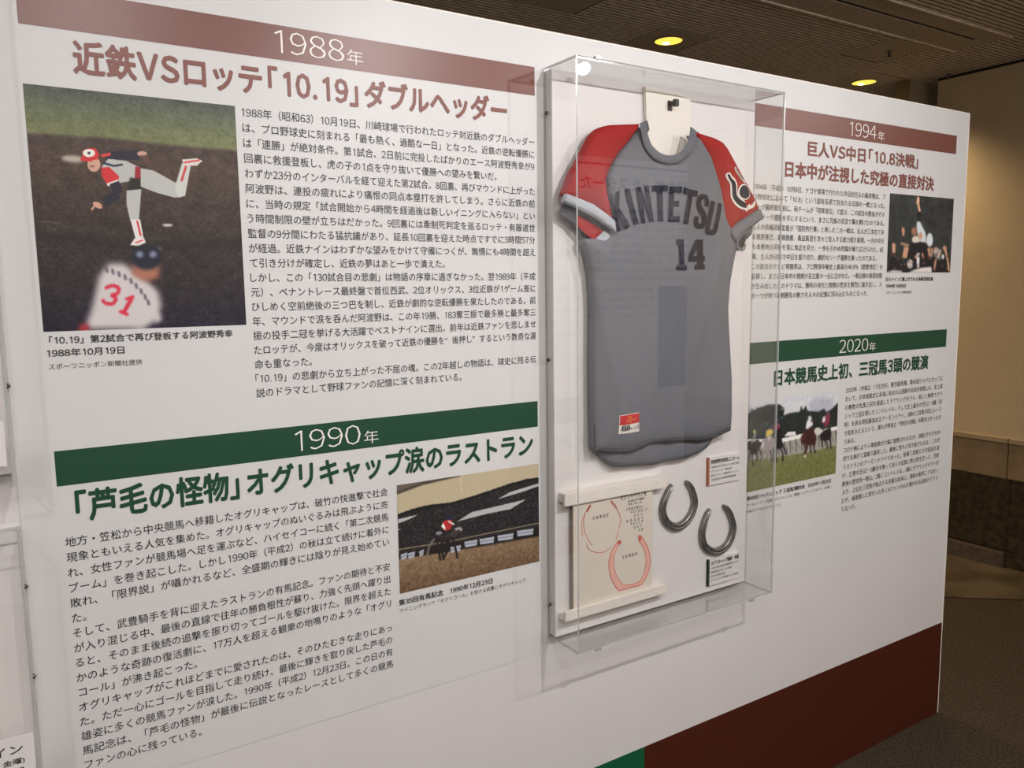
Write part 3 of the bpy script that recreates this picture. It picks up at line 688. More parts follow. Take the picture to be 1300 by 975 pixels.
# ---------------------------------------------------------------- spotlights on a track
track = box('lighting_track', -4.6, 1.6, -1.675, -1.645, ZC-.045, ZC-.013, M['black'])
tag(track, 'black lighting track on the ceiling facing the display wall', 'track')
SP = [(-3.55, -1.66, 2.50), (-2.45, -1.66, 2.50), (-1.48, -1.66, 2.50), (-.53, -1.64, 2.50), (1.05, -1.66, 2.50), (-.22, -1.9, 2.5), (1.25, -1.9, 2.5)]  # last one is added to brighten the opposite wall for its reflection
PW = [.72, .88, 1.85, .95, .80, 1.0, 1.0]
AIM = [(-3.2, 0, 1.3), (-2.3, 0, 1.25), (-1.4, 0, 1.30), (-.8, 0, 1.35), (.0, 0, 1.3), (.5, -3.2, 1.5), (1.35, -3.2, 1.5)]
WHERE = ['leftmost white track spotlight', 'white track spotlight above the 1988 text', 'white track spotlight left of the clear case centre', 'white track spotlight mirrored in the case corner', 'rightmost white track spotlight', 'white track spotlight turned to the opposite wall', 'right-hand white spotlight added to light the opposite wall']
for i, (a, b) in enumerate(zip(SP, AIM)):
    t = thing('track_spotlight', WHERE[i], 'spotlight', a, 'spotlights on the ceiling track')
    d = (Vector(b)-Vector(a)).normalized()
    bm = bmesh.new(); cyl(bm, -d*.11, d, .034, .036, .12, 28); bm_obj('lamp_head', bm, M['lampm'], t)
    bm = bmesh.new(); cyl(bm, d*.0101, d, .028, .028, .0015, 28); bm_obj('lens', bm, M['spot'], t)
    bm = bmesh.new(); cyl(bm, -d*.05+Vector((0, 0, .02)), (0, 0, 1), .008, .008, ZC-.04-a[2]-.02, 12); bx(bm, -.02-d.x*.05, .02-d.x*.05, -.06-d.y*.05, .06-d.y*.05, ZC-.075-a[2], ZC-.045-a[2]); bm_obj('arm', bm, M['lampm'], t)
    l = bpy.data.lights.new('beam', 'SPOT'); l.energy = (OPP_W if i > 4 else SPOT_W)*PW[i]; l.color = (1, .985, .985)
    l.spot_size = 1.75; l.spot_blend = .75; l.shadow_soft_size = .009
    o = bpy.data.objects.new('beam', l); C.objects.link(o); o.parent = t; o.location = d*.016; o.rotation_euler = d.to_track_quat('-Z', 'Y').to_euler()
# unseen fill panels, added behind the camera to lift the ambient light
for x in (-4.3, -2.7, -1.1):
    t = thing('fill_light_panel', 'unseen square fill light added over the aisle', 'light', (x, -2.6, ZC-.02), 'added square fill lights over the aisle')
    bm = bmesh.new(); bx(bm, -.3, .3, -.3, .3, -.004, .006); bm_obj('frame', bm, M['lampm'], t)
    o = area('glow', (0, 0, -.01), (0, 0, 0), .5, FILL_W, (1, .97, .95)); o.parent = t

# ================================================================== THE CLEAR CASE
U0, U1, Z0, Z1, YD, YB = -1.7125, -1.0690, .7260, 2.0215, -.12, -.028
TH = .004
def sheet(name, x0, x1, y0, y1, z0, z1, ax, parent):
    bm = bmesh.new(); bx(bm, x0, x1, y0, y1, z0, z1); bm.faces.ensure_lookup_table(); bmesh.ops.recalc_face_normals(bm, faces=bm.faces)
    for f in bm.faces: f.material_index = 0 if abs(f.normal[ax]) > .5 else 1
    return bm_obj(name, bm, [M['clear'], M['aedge']], parent)
def acrylic_case(u0, u1, z0, z1, yd, lab, screws):
    c = thing('acrylic_case', lab, 'display case')
    box('back_board', u0+.0005, u1-.0005, YB, -.0025, z0+.006, z1-.006, [M['inner']], c, bev=.0008)
    sheet('front_panel', u0, u1, yd, yd+TH, z0, z1, 1, c)['label'] = 'clear front panel'
    e = .0003
    sheet('side_panel', u0-TH, u0-e, yd, -.0025, z0, z1, 0, c); sheet('side_panel', u1+e, u1+TH, yd, -.0025, z0, z1, 0, c)
    sheet('top_panel', u0, u1, yd+TH+e, -.0025, z1-TH, z1, 2, c)['label'] = 'clear top panel'
    sheet('bottom_panel', u0, u1, yd+TH+e, -.0025, z0, z0+TH, 2, c)['label'] = 'clear bottom panel'
    for z in screws:
        for s, u in ((-1, u0-TH), (1, u1+TH)):
            bm = bmesh.new(); cyl(bm, (u, -.014, z), (s, 0, 0), .0042, .0036, .003, 16); cyl(bm, (u+s*.003, -.014, z), (s, 0, 0), .002, .0016, .002, 10); bm_obj('screw', bm, M['screw'], c)
    return c
case = acrylic_case(U0, U1, Z0, Z1, YD, 'clear acrylic wall case holding the grey and red jersey', (.81, 1.385, 1.925))
# little clear stops on the front edge
for u, z in ((-1.655, Z1+.002), (-1.655, Z0-.004), (-1.14, Z0-.004)):
    bm = bmesh.new(); bx(bm, u-.008, u+.008, YD+.001, YD+.012, z-.003, z+.004, .001); bm_obj('clear_clip', bm, M['aedge'], case)
root_at(case, ((U0+U1)/2, 0, Z0))

# ---- neck card and hook
CC = crop(680, 60, 4.0625)
nc = thing('neck_card', 'white cardboard neck form with rounded foot inside the jersey collar', 'card')
yc = -.040
pp = pts([(567, 200), (798, 265), (797, 470), (775, 520), (740, 550), (690, 560), (640, 545), (600, 505), (575, 440)], yc, CC)
V = [(x, yc, z) for x, z in pp]+[(x, yc+.010, z) for x, z in pp]; n_ = len(pp)
tr_ = [tuple(t_) for t_ in tessellate_polygon([[Vector((x, z, 0)) for x, z in pp]])]
bm = bmesh.new(); vv = [bm.verts.new(v) for v in V]
for t_ in tr_: bm.faces.new([vv[i] for i in t_]); bm.faces.new([vv[i+n_] for i in t_][::-1])
for i in range(n_): bm.faces.new((vv[i], vv[(i+1) % n_], vv[(i+1) % n_+n_], vv[i+n_]))
bm_obj('card', bm, M['cream'], nc); root_at(nc, (pp[4][0], yc, pp[4][1]))
hx, hz = at(850.5, 134.5, yc)
hk_ = thing('hook', 'small black plastic hook on the white neck card', 'hook')
bm = bmesh.new(); bx(bm, hx-.004, hx+.009, yc-.022, yc-.012, hz-.004, hz+.012, .001); bx(bm, hx-.003, hx+.003, yc-.014, yc-.0005, hz-.001, hz+.009, .0005); bm_obj('peg', bm, M['black'], hk_)
box('pad', hx-.008, hx+.005, yc-.002, yc-.0003, hz-.012, hz+.012, M['screw'], hk_, bev=.0005)
root_at(hk_, (hx, yc, hz))

# ---- jersey
jz = thing('jersey', 'grey baseball jersey with red raglan sleeves and navy KINTETSU 14', 'jersey')
def smooth_loop(P, n=6, closed=True):
    P = [np.array(p, float) for p in P]; N = len(P); out = []
    for i in range(N if closed else N-1):
        p0, p1, p2, p3 = (P[(i+k) % N] if closed else P[min(max(i+k, 0), N-1)] for k in (-1, 0, 1, 2))
        if np.linalg.norm(p2-p1) < 1e-6: continue
        for t in np.linspace(0, 1, n, endpoint=False):
            out.append(.5*((2*p1)+(-p0+p2)*t+(2*p0-5*p1+4*p2-p3)*t*t+(-p0+3*p1-3*p2+p3)*t**3))
    if not closed: out.append(P[-1])
    return [tuple(p) for p in out]
def seg_dist(X, P):
    d = np.full(len(X), 9.0)
    for i in range(len(P)):
        a = np.array(P[i]); b = np.array(P[(i+1) % len(P)]); ab = b-a; L2 = ab@ab
        if L2 < 1e-14: continue
        t = np.clip(((X-a)@ab)/L2, 0, 1); d = np.minimum(d, np.linalg.norm(X-(a+t[:, None]*ab), axis=1))
    return d
def inside(X, P):
    r = np.zeros(len(X), bool); n = len(P)
    for i in range(n):
        ax, ay = P[i]; bx_, by = P[(i+1) % n]
        if ay == by: continue
        c = (ay > X[:, 1]) != (by > X[:, 1]); r ^= c & (X[:, 0] < (bx_-ax)*(X[:, 1]-ay)/(by-ay)+ax)
    return r
def cloth(name, P, yfun, step, m, parent, skirt=None, smooth=True):
    P = [tuple(p) for p in P]; xs = [p[0] for p in P]; zs = [p[1] for p in P]
    # densify
    D = []
    for i in range(len(P)):
        a = np.array(P[i]); b = np.array(P[(i+1) % len(P)]); L = np.linalg.norm(b-a); k = max(1, int(L/(step*1.3)))
        for j in range(k): D.append(tuple(a+(b-a)*j/k))
    gx, gz = np.meshgrid(np.arange(min(xs), max(xs), step), np.arange(min(zs), max(zs), step))
    gx = gx+(np.arange(gx.shape[0]) % 2)[:, None]*step/2
    X = np.stack([gx.ravel(), gz.ravel()], 1); X = X[inside(X, D)]
    if len(X): X = X[seg_dist(X, D) > step*.55]
    vin = [Vector(p) for p in D]+[Vector((float(a), float(b))) for a, b in X]; n = len(D)
    r = delaunay_2d_cdt(vin, [], [list(range(n))], 1, 1e-7)
    ov, of, orig = r[0], r[2], r[3]
    A = np.array([[v.x, v.y] for v in ov]); Y = yfun(A, seg_dist(A, D))
    V = [(float(a[0]), float(y), float(a[1])) for a, y in zip(A, Y)]; Fc = [tuple(f) for f in of]
    # face the camera (-y): counter-clockwise in (x,z) gives a +(-y) normal
    F2 = []
    for f in Fc:
        a, b, c = A[f[0]], A[f[1]], A[f[2]]
        F2.append(f if ((b-a)[0]*(c-a)[1]-(b-a)[1]*(c-a)[0]) > 0 else f[::-1])
    if skirt is not None:
        ed = {}
        for f in F2:
            for i in range(len(f)):
                e = (f[i], f[(i+1) % len(f)]); ed[e] = 1
        bnd = [e for e in ed if (e[1], e[0]) not in ed]; mp = {}
        for e in bnd:
            for i in e:
                if i not in mp: mp[i] = len(V); V.append((V[i][0], skirt, V[i][2]))
        for a, b in bnd: F2.append((b, a, mp[a], mp[b]))
    return raw(name, V, F2, m, parent, smooth=smooth)
YJ = -.064
body_px = [(814, 161), (803, 176), (788, 193), (778.5, 210), (772, 227), (773.5, 245), (778.5, 269), (781, 290), (768, 303), (750, 303), (741, 304), (746.5, 319), (751.5, 341), (753.6, 365), (754.5, 392), (753.8, 459), (754.5, 527), (755, 555), (755.4, 573.5),
           (758.6, 572), (774, 574), (790.8, 574.6), (804, 572.8), (814.5, 567.7), (828, 562), (843, 560.5), (858.5, 560), (892, 559), (909, 555), (927.8, 546.5), (929, 527), (929, 480), (925.5, 418.7), (924.5, 391.6), (927, 358), (932, 330.6), (935.7, 312), (934, 300),
           (930, 293), (922.5, 274), (920, 257), (917.5, 242), (911.4, 220), (904, 198), (894, 181), (886, 167), (877, 193), (864.6, 204), (852, 207), (840, 205), (828, 198), (818, 183)]
BP = pts(body_px, YJ)
def folds(A):
    x, z = A[:, 0], A[:, 1]
    f = .0032*np.sin((x+1.4)*38+2.2*np.sin((z-1.2)*5.0))*np.clip((1.75-z)/.5, 0, 1)
    f += .0025*np.sin((x*.6+z)*26+1.3)*np.clip((z-1.35)/.3, 0, 1)
    f += .0022*np.sin((z-.9*x)*17+.6)
    f += .004*np.exp(-((x+1.62+(z-1.5)*.25)/.014)**2)*np.clip((1.62-z)/.1, 0, 1)*np.clip((z-1.05)/.2, 0, 1)
    f += .005*np.exp(-((x+1.25-(z-1.6)*.35)/.018)**2)*np.clip((1.72-z)/.1, 0, 1)*np.clip((z-1.2)/.3, 0, 1)
    return f
def ybody(A, d): return YJ-.014*(1-np.exp(-d/.018))-folds(A)*(1-np.exp(-d/.02))
cloth('front', BP, ybody, .0068, M['jersey'], jz, skirt=-.044)
# a surface point used by lettering
BPd = BP
def ysurf(A, off=.0012):
    return YJ-.014*(1-np.exp(-seg_dist(A, BPd)/.018))-folds(A)*(1-np.exp(-seg_dist(A, BPd)/.02))-off
# hem stitch lines, side slit
def ribbon(name, P, w, yfun, m, parent):
    P = smooth_loop(P, 5, False); V, Fc = [], []
    for i, p in enumerate(P):
        a = np.array(P[max(i-1, 0)]); b = np.array(P[min(i+1, len(P)-1)]); t = (b-a)/(np.linalg.norm(b-a)+1e-9); n = np.array([-t[1], t[0]])
        for s in (-1, 1):
            q = np.array(p)+n*s*w/2; y = float(yfun(np.array([q]))[0]) if callable(yfun) else yfun; V.append((q[0], y, q[1]))
    for i in range(len(P)-1): Fc.append((2*i, 2*i+2, 2*i+3, 2*i+1))
    return raw(name, V, Fc, m, parent)
C8 = crop(740, 500, 5.909)
hem = pts([(110, 402), (200, 414), (300, 417), (375, 408), (440, 378), (520, 350), (700, 335), (900, 326), (1000, 303), (1100, 258)], -.078, C8)
ribbon('hem_stitch', hem, .0016, lambda A: ysurf(A, .0006), M['stitch'], jz)
ribbon('side_slit', pts([(97, 225), (99, 300), (103, 410)], -.07, C8), .003, lambda A: ysurf(A, .0006), M['hole'], jz)
# back layer hem
bh = pts([(762, 574), (762, 579), (779, 592.7), (796, 593), (816, 591.4), (834.8, 589.7), (850, 585.5), (872, 582), (889, 576), (897.4, 569.4), (906, 556), (900, 545), (800, 552), (765, 560)], -.050)
cloth('back', bh, lambda A, d: -.046-.006*(1-np.exp(-d/.01))-.003*np.sin(A[:, 0]*60), .008, M['jersey'], jz, skirt=-.036)
ribbon('hem_stitch', pts([(150, 470), (240, 515), (400, 515), (560, 505), (700, 470), (860, 440), (940, 375)], -.054, C8), .0015, -.0565, M['stitch'], jz)
# collar rib
def strip(name, inner, outer, ymid, m, parent, puff=.004, rows=6):
    n = 40
    def res(P):
        P = np.array(smooth_loop(P, 8, False)); L = np.r_[0, np.cumsum(np.linalg.norm(np.diff(P, axis=0), axis=1))]; t = np.linspace(0, L[-1], n); return np.stack([np.interp(t, L, P[:, 0]), np.interp(t, L, P[:, 1])], 1)
    a, b = res(inner), res(outer); V, Fc = [], []
    for i in range(n):
        for j in range(rows+1):
            s = j/rows; q = a[i]*(1-s)+b[i]*s; V.append((q[0], ymid-puff*math.sin(math.pi*s)**.6, q[1]))
    R = rows+1
    for i in range(n-1):
        for j in range(rows): Fc.append((i*R+j, i*R+j+1, (i+1)*R+j+1, (i+1)*R+j))
    return raw(name, V, Fc, m, parent, smooth=True)
YC = -.0785
ci = pts([(565, 378), (573, 410), (582, 450), (600, 500), (640, 540), (690, 557), (740, 545), (778, 505), (796, 450), (800, 408)], YC, CC)
cu = pts([(538, 392), (545, 430), (560, 500), (600, 560), (650, 588), (700, 596), (750, 585), (800, 542), (829, 490), (833, 434)], YC, CC)
strip('collar', ci, cu, YC+.002, M['jersey'], jz, .0022)
ribbon('collar_seam', pts([(545, 430), (560, 500), (600, 560), (650, 590), (700, 598), (750, 587), (801, 544)], YC, CC), .0022, YC-.0012+.002, M['stitch'], jz)
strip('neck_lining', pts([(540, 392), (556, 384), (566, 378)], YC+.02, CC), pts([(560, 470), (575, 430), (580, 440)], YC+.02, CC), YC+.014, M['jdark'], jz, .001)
# left sleeve
Yl = -.078
def puff(y0, h, w=.016): return lambda A, d: y0-h*(1-np.exp(-d/w))-.0015*np.sin(A[:, 0]*55+A[:, 1]*30)
ls = [(814, 156.5), (800, 157), (788, 157.6), (778, 158), (771, 159), (764, 162), (756, 169.5), (749, 183), (739, 202), (729, 220), (719, 246), (734, 251), (754, 259), (771, 272), (780.5, 280.5), (778.5, 269), (773.5, 245), (772, 227), (778.5, 210), (788, 193), (803, 176), (814, 161.5)]
cloth('sleeve', pts(ls, Yl), puff(-.070, .014), .007, M['red'], jz, skirt=-.050)['label'] = 'red left-hand sleeve'
cfl = [(719.2, 245.6), (734, 250.6), (754, 258.6), (771, 271.6), (781, 280.2), (783, 295.5), (779, 292), (771, 286.5), (754, 274.4), (734, 264), (715, 256.2)]
cloth('sleeve_cuff', pts(cfl, Yl-.004), puff(-.080, .004, .004), .006, M['rib'], jz, skirt=-.072)
ribbon('cuff_seam', pts([(715.5, 255.2), (734, 262.4), (754, 272.6), (771, 284.6), (781, 293)], Yl-.008), .0012, -.0862, M['stitch'], jz)
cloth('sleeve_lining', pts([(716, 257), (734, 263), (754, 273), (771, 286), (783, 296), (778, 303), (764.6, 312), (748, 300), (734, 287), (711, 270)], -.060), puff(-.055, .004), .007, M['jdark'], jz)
cloth('sleeve', pts([(734, 272), (750, 281), (768, 292.5), (755.6, 305.5), (745, 297), (733, 285)], -.066), puff(-.062, .005), .006, M['red'], jz)['label'] = 'red back layer of the sleeve'
cloth('sleeve_cuff', pts([(768, 293), (776, 299), (781.5, 299.5), (773, 307), (764.6, 315), (755.4, 305.5)], -.067), puff(-.064, .005, .006), .005, M['rib'], jz)
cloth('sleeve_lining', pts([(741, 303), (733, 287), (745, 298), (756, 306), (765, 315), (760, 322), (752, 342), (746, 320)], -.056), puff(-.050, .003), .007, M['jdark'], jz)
# right sleeve
rs_ = [(885, 166.6), (897, 170.5), (909, 174.5), (920, 180.6), (926, 188), (938.5, 210), (950.8, 232), (963, 254.5), (967.3, 265.5), (951.5, 275), (940.8, 282), (931.5, 290.8), (930, 294), (922.5, 274), (920, 257), (917.5, 242), (911.4, 220), (904, 198), (894, 181), (887, 168.5)]
RSP = pts(rs_, -.076); yrs = puff(-.069, .014)
cloth('sleeve', RSP, yrs, .007, M['red'], jz, skirt=-.050)['label'] = 'red right-hand sleeve with the emblem'
cfr = [(967, 265), (971, 276), (965, 281), (957.7, 286), (949, 292), (942, 298.5), (936.5, 308), (931, 302), (929.6, 294.5), (931.5, 290.4), (940.8, 281.6), (951.5, 274.6)]
cloth('sleeve_cuff', pts(cfr, -.081), puff(-.079, .004, .004), .005, M['jersey'], jz, skirt=-.066)
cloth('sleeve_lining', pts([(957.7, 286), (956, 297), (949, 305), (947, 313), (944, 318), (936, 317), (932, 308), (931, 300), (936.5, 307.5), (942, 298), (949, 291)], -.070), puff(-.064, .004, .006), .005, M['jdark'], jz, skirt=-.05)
cloth('sleeve_lining', pts([(943, 300), (948, 296), (947, 305), (945.5, 313), (941, 313), (939, 307)], -.072), puff(-.0695, .001, .006), .005, M['hole'], jz)
ribbon('cuff_roll', pts([(949, 292), (942, 299), (937, 308), (939, 316), (944.5, 317), (947, 310)], -.078), .006, -.0765, M['jersey'], jz)
# emblem on the right sleeve (pixel outlines of a zoomed crop)
C7 = crop(890, 180, 6.5)
def emb(poly, off, m, nm='emblem'):
    P = pts(poly, -.085, C7)
    return cloth(nm, smooth_loop(P, 4), lambda A, d: (-.069-.014*(1-np.exp(-seg_dist(A, RSP)/.016)))-.0015*np.sin(A[:, 0]*55+A[:, 1]*30)-off, .008, m, jz)
horn_o = [(218, 270), (230, 254), (246, 256), (262, 285), (285, 310), (300, 350), (302, 400), (306, 430), (330, 465), (365, 490), (385, 520), (388, 548), (440, 505), (458, 520), (445, 540), (400, 560), (385, 576), (372, 562), (330, 550), (290, 515), (262, 455), (256, 400), (250, 345), (228, 305)]
horn_i = [(228, 272), (236, 264), (246, 276), (258, 300), (280, 325), (291, 360), (294, 410), (300, 440), (325, 475), (360, 500), (374, 522), (374, 545), (335, 535), (298, 502), (272, 450), (266, 395), (260, 345), (238, 300)]
emb(horn_o, .0012, M['cream']); emb(horn_i, .0020, M['navy'])
emb([(284, 212), (296, 206), (306, 212), (330, 258), (372, 296), (388, 322), (382, 342), (345, 312), (310, 268), (290, 240)], .0012, M['cream']); emb([(292, 222), (302, 220), (326, 265), (364, 298), (380, 322), (345, 300), (316, 262)], .0020, M['navy'])
emb([(360+56*math.cos(i*.449), 413+66*math.sin(i*.449)) for i in range(14)], .0022, M['cream']); emb([(362+47*math.cos(i*.449), 413+56*math.sin(i*.449)) for i in range(14)], .0030, M['navy'])
emb([(408, 400), (425, 420), (452, 470), (455, 500), (430, 470)], .0020, M['navy'])
for q in ([(362, 485), (382, 478), (402, 500), (404, 525), (385, 515), (372, 530)], [(405, 452), (425, 444), (448, 458), (452, 490), (432, 478), (418, 492)]): emb(q, .0034, M['red'])
for q in ([(385, 525), (402, 515), (400, 545), (388, 560)], [(438, 495), (456, 488), (452, 515), (440, 525)]): emb(q, .0036, M['cream'])
# lettering
C6 = crop(760, 230, 7.5)
LET = {
 'K': [[(0, 0), (.36, 0), (.36, .36), (.66, 0), (1, 0), (.62, .42), (1, 1), (.63, 1), (.36, .58), (.36, 1), (0, 1)]],
 'I': [[(0, 0), (1, 0), (1, 1), (0, 1)]],
 'N': [[(0, 0), (.40, 0), (.67, .52), (.67, 0), (1, 0), (1, 1), (.64, 1), (.34, .42), (.34, 1), (0, 1)]],
 'T': [[(0, 0), (1, 0), (1, .17), (.68, .17), (.68, 1), (.32, 1), (.32, .17), (0, .17)]],
 'E': [[(0, 0), (1, 0), (1, .17), (.42, .17), (.42, .40), (.85, .40), (.85, .57), (.42, .57), (.42, .83), (1, .83), (1, 1), (0, 1)]],
 'U': [[(0, 0), (.36, 0), (.36, .78), (.42, .85), (.58, .85), (.64, .78), (.64, 0), (1, 0), (1, .80), (.92, .94), (.76, 1), (.24, 1), (.08, .94), (0, .80)]],
 'S': [[(1, .33), (.64, .33), (.64, .2), (.56, .145), (.44, .145), (.36, .2), (.36, .27), (.44, .34), (.86, .52), (1, .64), (1, .82), (.88, .95), (.7, 1), (.3, 1), (.12, .95), (0, .82), (0, .66), (.36, .66), (.36, .8), (.44, .855), (.56, .855), (.64, .8), (.64, .72), (.56, .65), (.14, .46), (0, .35), (0, .18), (.12, .05), (.3, 0), (.7, 0), (.88, .05), (1, .18)]]}
QUADS = [('K', (110, 130), (204, 88), (292, 432), (176, 490)), ('I', (255, 80), (305, 66), (375, 408), (325, 421)), ('N', (360, 58), (480, 42), (522, 385), (400, 404)), ('T', (505, 42), (650, 38), (662, 380), (516, 384)),
         ('E', (664, 50), (782, 56), (770, 390), (660, 388)), ('T', (795, 64), (932, 96), (900, 415), (764, 402)), ('S', (932, 112), (1052, 140), (1020, 462), (902, 442)), ('U', (1062, 182), (1182, 214), (1122, 520), (1010, 500))]
for ch, tl, tr2, br, bl in QUADS:
    for poly in LET[ch]:
        q = []
        n = len(poly)
        for i in range(n):
            (a, b), (c, d) = poly[i], poly[(i+1) % n]
            for s in (0, .5):
                u_, v_ = a+(c-a)*s, b+(d-b)*s
                q.append(((1-u_)*(1-v_)*tl[0]+u_*(1-v_)*tr2[0]+u_*v_*br[0]+(1-u_)*v_*bl[0], (1-u_)*(1-v_)*tl[1]+u_*(1-v_)*tr2[1]+u_*v_*br[1]+(1-u_)*v_*bl[1]))
        cloth('chest_letter', pts(q, -.079, C6), lambda A, d, kk=(.007 if ch == 'K' else .0022): ysurf(A, kk), .008, M['navy'], jz, smooth=False)
cloth('chest_number', pts([(740, 555), (820, 555), (820, 795), (842, 795), (842, 845), (738, 847), (738, 795), (765, 795), (765, 605), (740, 605)], -.079, C6), lambda A, d: ysurf(A, .0022), .008, M['navy'], jz, smooth=False)
cloth('chest_number', pts([(935, 555), (1005, 555), (1005, 712), (1020, 712), (1020, 760), (1005, 760), (1005, 795), (1015, 795), (1015, 838), (920, 840), (920, 797), (945, 797), (945, 765), (862, 765), (862, 712), (911, 711.5), (945, 711.5), (945, 650), (911, 711.4), (863, 711)], -.079, C6), lambda A, d: ysurf(A, .0022), .008, M['navy'], jz, smooth=False)
# maker's patch
PT = pts([(265, 160), (415, 138), (420, 280), (265, 302)], -.080, C8)
cloth('patch', PT, lambda A, d: ysurf(A, .0016), .008, M['cream'], jz, smooth=False)['label'] = 'small red and white size patch'
cloth('patch_field', pts([(268, 163), (413, 142), (416, 213), (268, 236)], -.080, C8), lambda A, d: ysurf(A, .0024), .008, M['pred'], jz, smooth=False)
def follow(o, off):
    me = o.data; A = np.array([[v.co.x, v.co.z] for v in me.vertices]); Y = ysurf(A, off)
    for v, y in zip(me.vertices, Y): v.co.y = float(y)
def ptext(s, l, r, h0, h1, m, nm='patch_print', off=.0):
    (x0, z0), (x1, z1) = at(*C8(*l), -.08), at(*C8(*r), -.08)
    o = place([(s, x0, x1, min(z0, z1)-h0, min(z0, z1)+h1, 'fit', 1)], nm, 0, m, jz, off); follow(o, .0034)
ptext('88-', (278, 278), (360, 268), .000, .0135, M['ink'], off=.03)
ptext('14', (372, 272), (388, 270), .000, .011, M['ink2'])
ptext('4', (396, 264), (412, 262), .000, .013, M['ink'])
yR = lambda A: ysurf(A, .0036)
ribbon('patch_print', pts([(312, 212), (322, 190), (330, 172), (345, 170), (348, 182), (332, 194), (340, 205), (352, 212)], -.08, C8), .0012, yR, M['yellow'], jz)
ribbon('patch_print', pts([(352, 190), (385, 186)], -.08, C8), .0010, yR, M['yellow'], jz)
root_at(jz, (at(840, 560, -.06)[0], -.05, at(840, 560, -.06)[1]))

# ---- rails and autograph board
def rail(lab, xl, xr, z0, z1, up_):
    t = thing('support_rail', lab, 'rail')
    bm = bmesh.new(); bx(bm, xl, xr, -.046, YB-.0004, z0, z1, .0012)
    if up_: bx(bm, xl, xr, -.054, -.046, z0, z1+.008, .0012)
    else: bx(bm, xl, xr, -.054, -.046, z0-.008, z1, .0012)
    bm_obj('bar', bm, M['rail'], t)
    for x in (xl+.045, xr-.035):
        bm = bmesh.new(); cyl(bm, (x, -.054, (z0+z1)/2), (0, -1, 0), .0042, .0036, .0012, 14); bm_obj('screw_cap', bm, M['rail'], t)
    root_at(t, ((xl+xr)/2, YB, z0)); return t
rail('upper white wooden rail above the horseshoe drawing', -1.702, -1.386, 1.058, 1.079, False)
rail('lower white wooden rail below the horseshoe drawing', -1.702, -1.384, .775, .792, True)
sk = thing('autograph_board', 'square cream paper board with two red horseshoe tracings', 'board')
box('paper', -1.672, -1.428, -.0455, -.0435, .7925, 1.052, M['paper'], sk)
box('mount', -1.670, -1.430, -.0434, YB-.0004, .7925, 1.051, M['pside'], sk)
YS = -.0460
C9 = crop(720, 600, 4.871)
def ink(lst, w, m, nm='ink_line'): return ribbon(nm, pts(lst, YS, C9), w, YS, M[m], sk)
for q in ([(148, 195), (118, 240), (95, 290), (90, 340), (95, 395)], [(112, 250), (102, 310), (108, 360), (128, 410), (155, 450)], [(120, 440), (130, 470), (165, 490), (205, 496), (245, 482), (270, 460)], [(268, 178), (300, 215), (322, 255), (332, 300), (318, 350)], [(272, 172), (296, 195), (306, 222)], [(315, 360), (312, 385), (300, 415)]):
    ink(q, .0016, 'redink')
ink([(145, 200), (122, 242)], .006, 'redink'); ink([(272, 180), (300, 218)], .006, 'pinkink')
strip('ink_wash', pts([(335, 425), (312, 460), (292, 510), (290, 580), (308, 640), (345, 690), (400, 690), (450, 665), (480, 600), (488, 540), (475, 470), (440, 410)], YS, C9), pts([(318, 420), (278, 475), (258, 540), (262, 610), (285, 680), (320, 728), (400, 712), (460, 690), (500, 620), (514, 550), (500, 470), (455, 388)], YS, C9), YS+.0001, M['pinkink'], sk, 0)
ink([(322, 418), (280, 475), (260, 540), (262, 610), (285, 680), (318, 727), (345, 724), (400, 708), (460, 690), (500, 620), (514, 550), (500, 470), (455, 390), (438, 398)], .0022, 'redink')
ink([(335, 430), (312, 462), (292, 512), (290, 580), (308, 640), (345, 690), (400, 692), (450, 668), (480, 602), (488, 540), (475, 470), (442, 420)], .0016, 'redink')
ink([(318, 424), (330, 440)], .010, 'redink'); ink([(447, 395), (452, 420)], .009, 'redink')
def stext(s, l, r, h, m='ink', off=.0):
    (x0, z0), (x1, z1) = at(*C9(*l), YS), at(*C9(*r), YS); z = (z0+z1)/2
    place([(s, x0, x1, z-h/2, z+h/2)], 'handwriting', YS, M[m], sk, off)
stext('オグリキャップ号', (330, 150), (490, 128), .0135, off=.012)
stext('有馬記念優勝', (375, 178), (478, 158), .006, 'ink2'); stext('平成二年十二月', (375, 196), (462, 182), .006, 'ink2')
for s, l, r in (('武 豊 騎 手 騎 乗 の', (365, 230), (470, 208)), ('芦 毛 の 怪 物 と 呼', (392, 246), (494, 228)), ('ば れ た', (412, 268), (466, 257)), ('名 馬 の 走 り', (365, 302), (470, 280)), ('今 も 心 に 残', (390, 316), (470, 302)), ('る な り', (412, 340), (460, 328)), ('合 掌', (442, 356), (470, 350))): stext(s, l, r, .0072)
stext('左 後 蹄 鉄 型', (158, 282), (256, 264), .0085); stext('右 前 蹄 鉄 型', (342, 524), (432, 502), .0085)
root_at(sk, (-1.55, -.04, .7925))

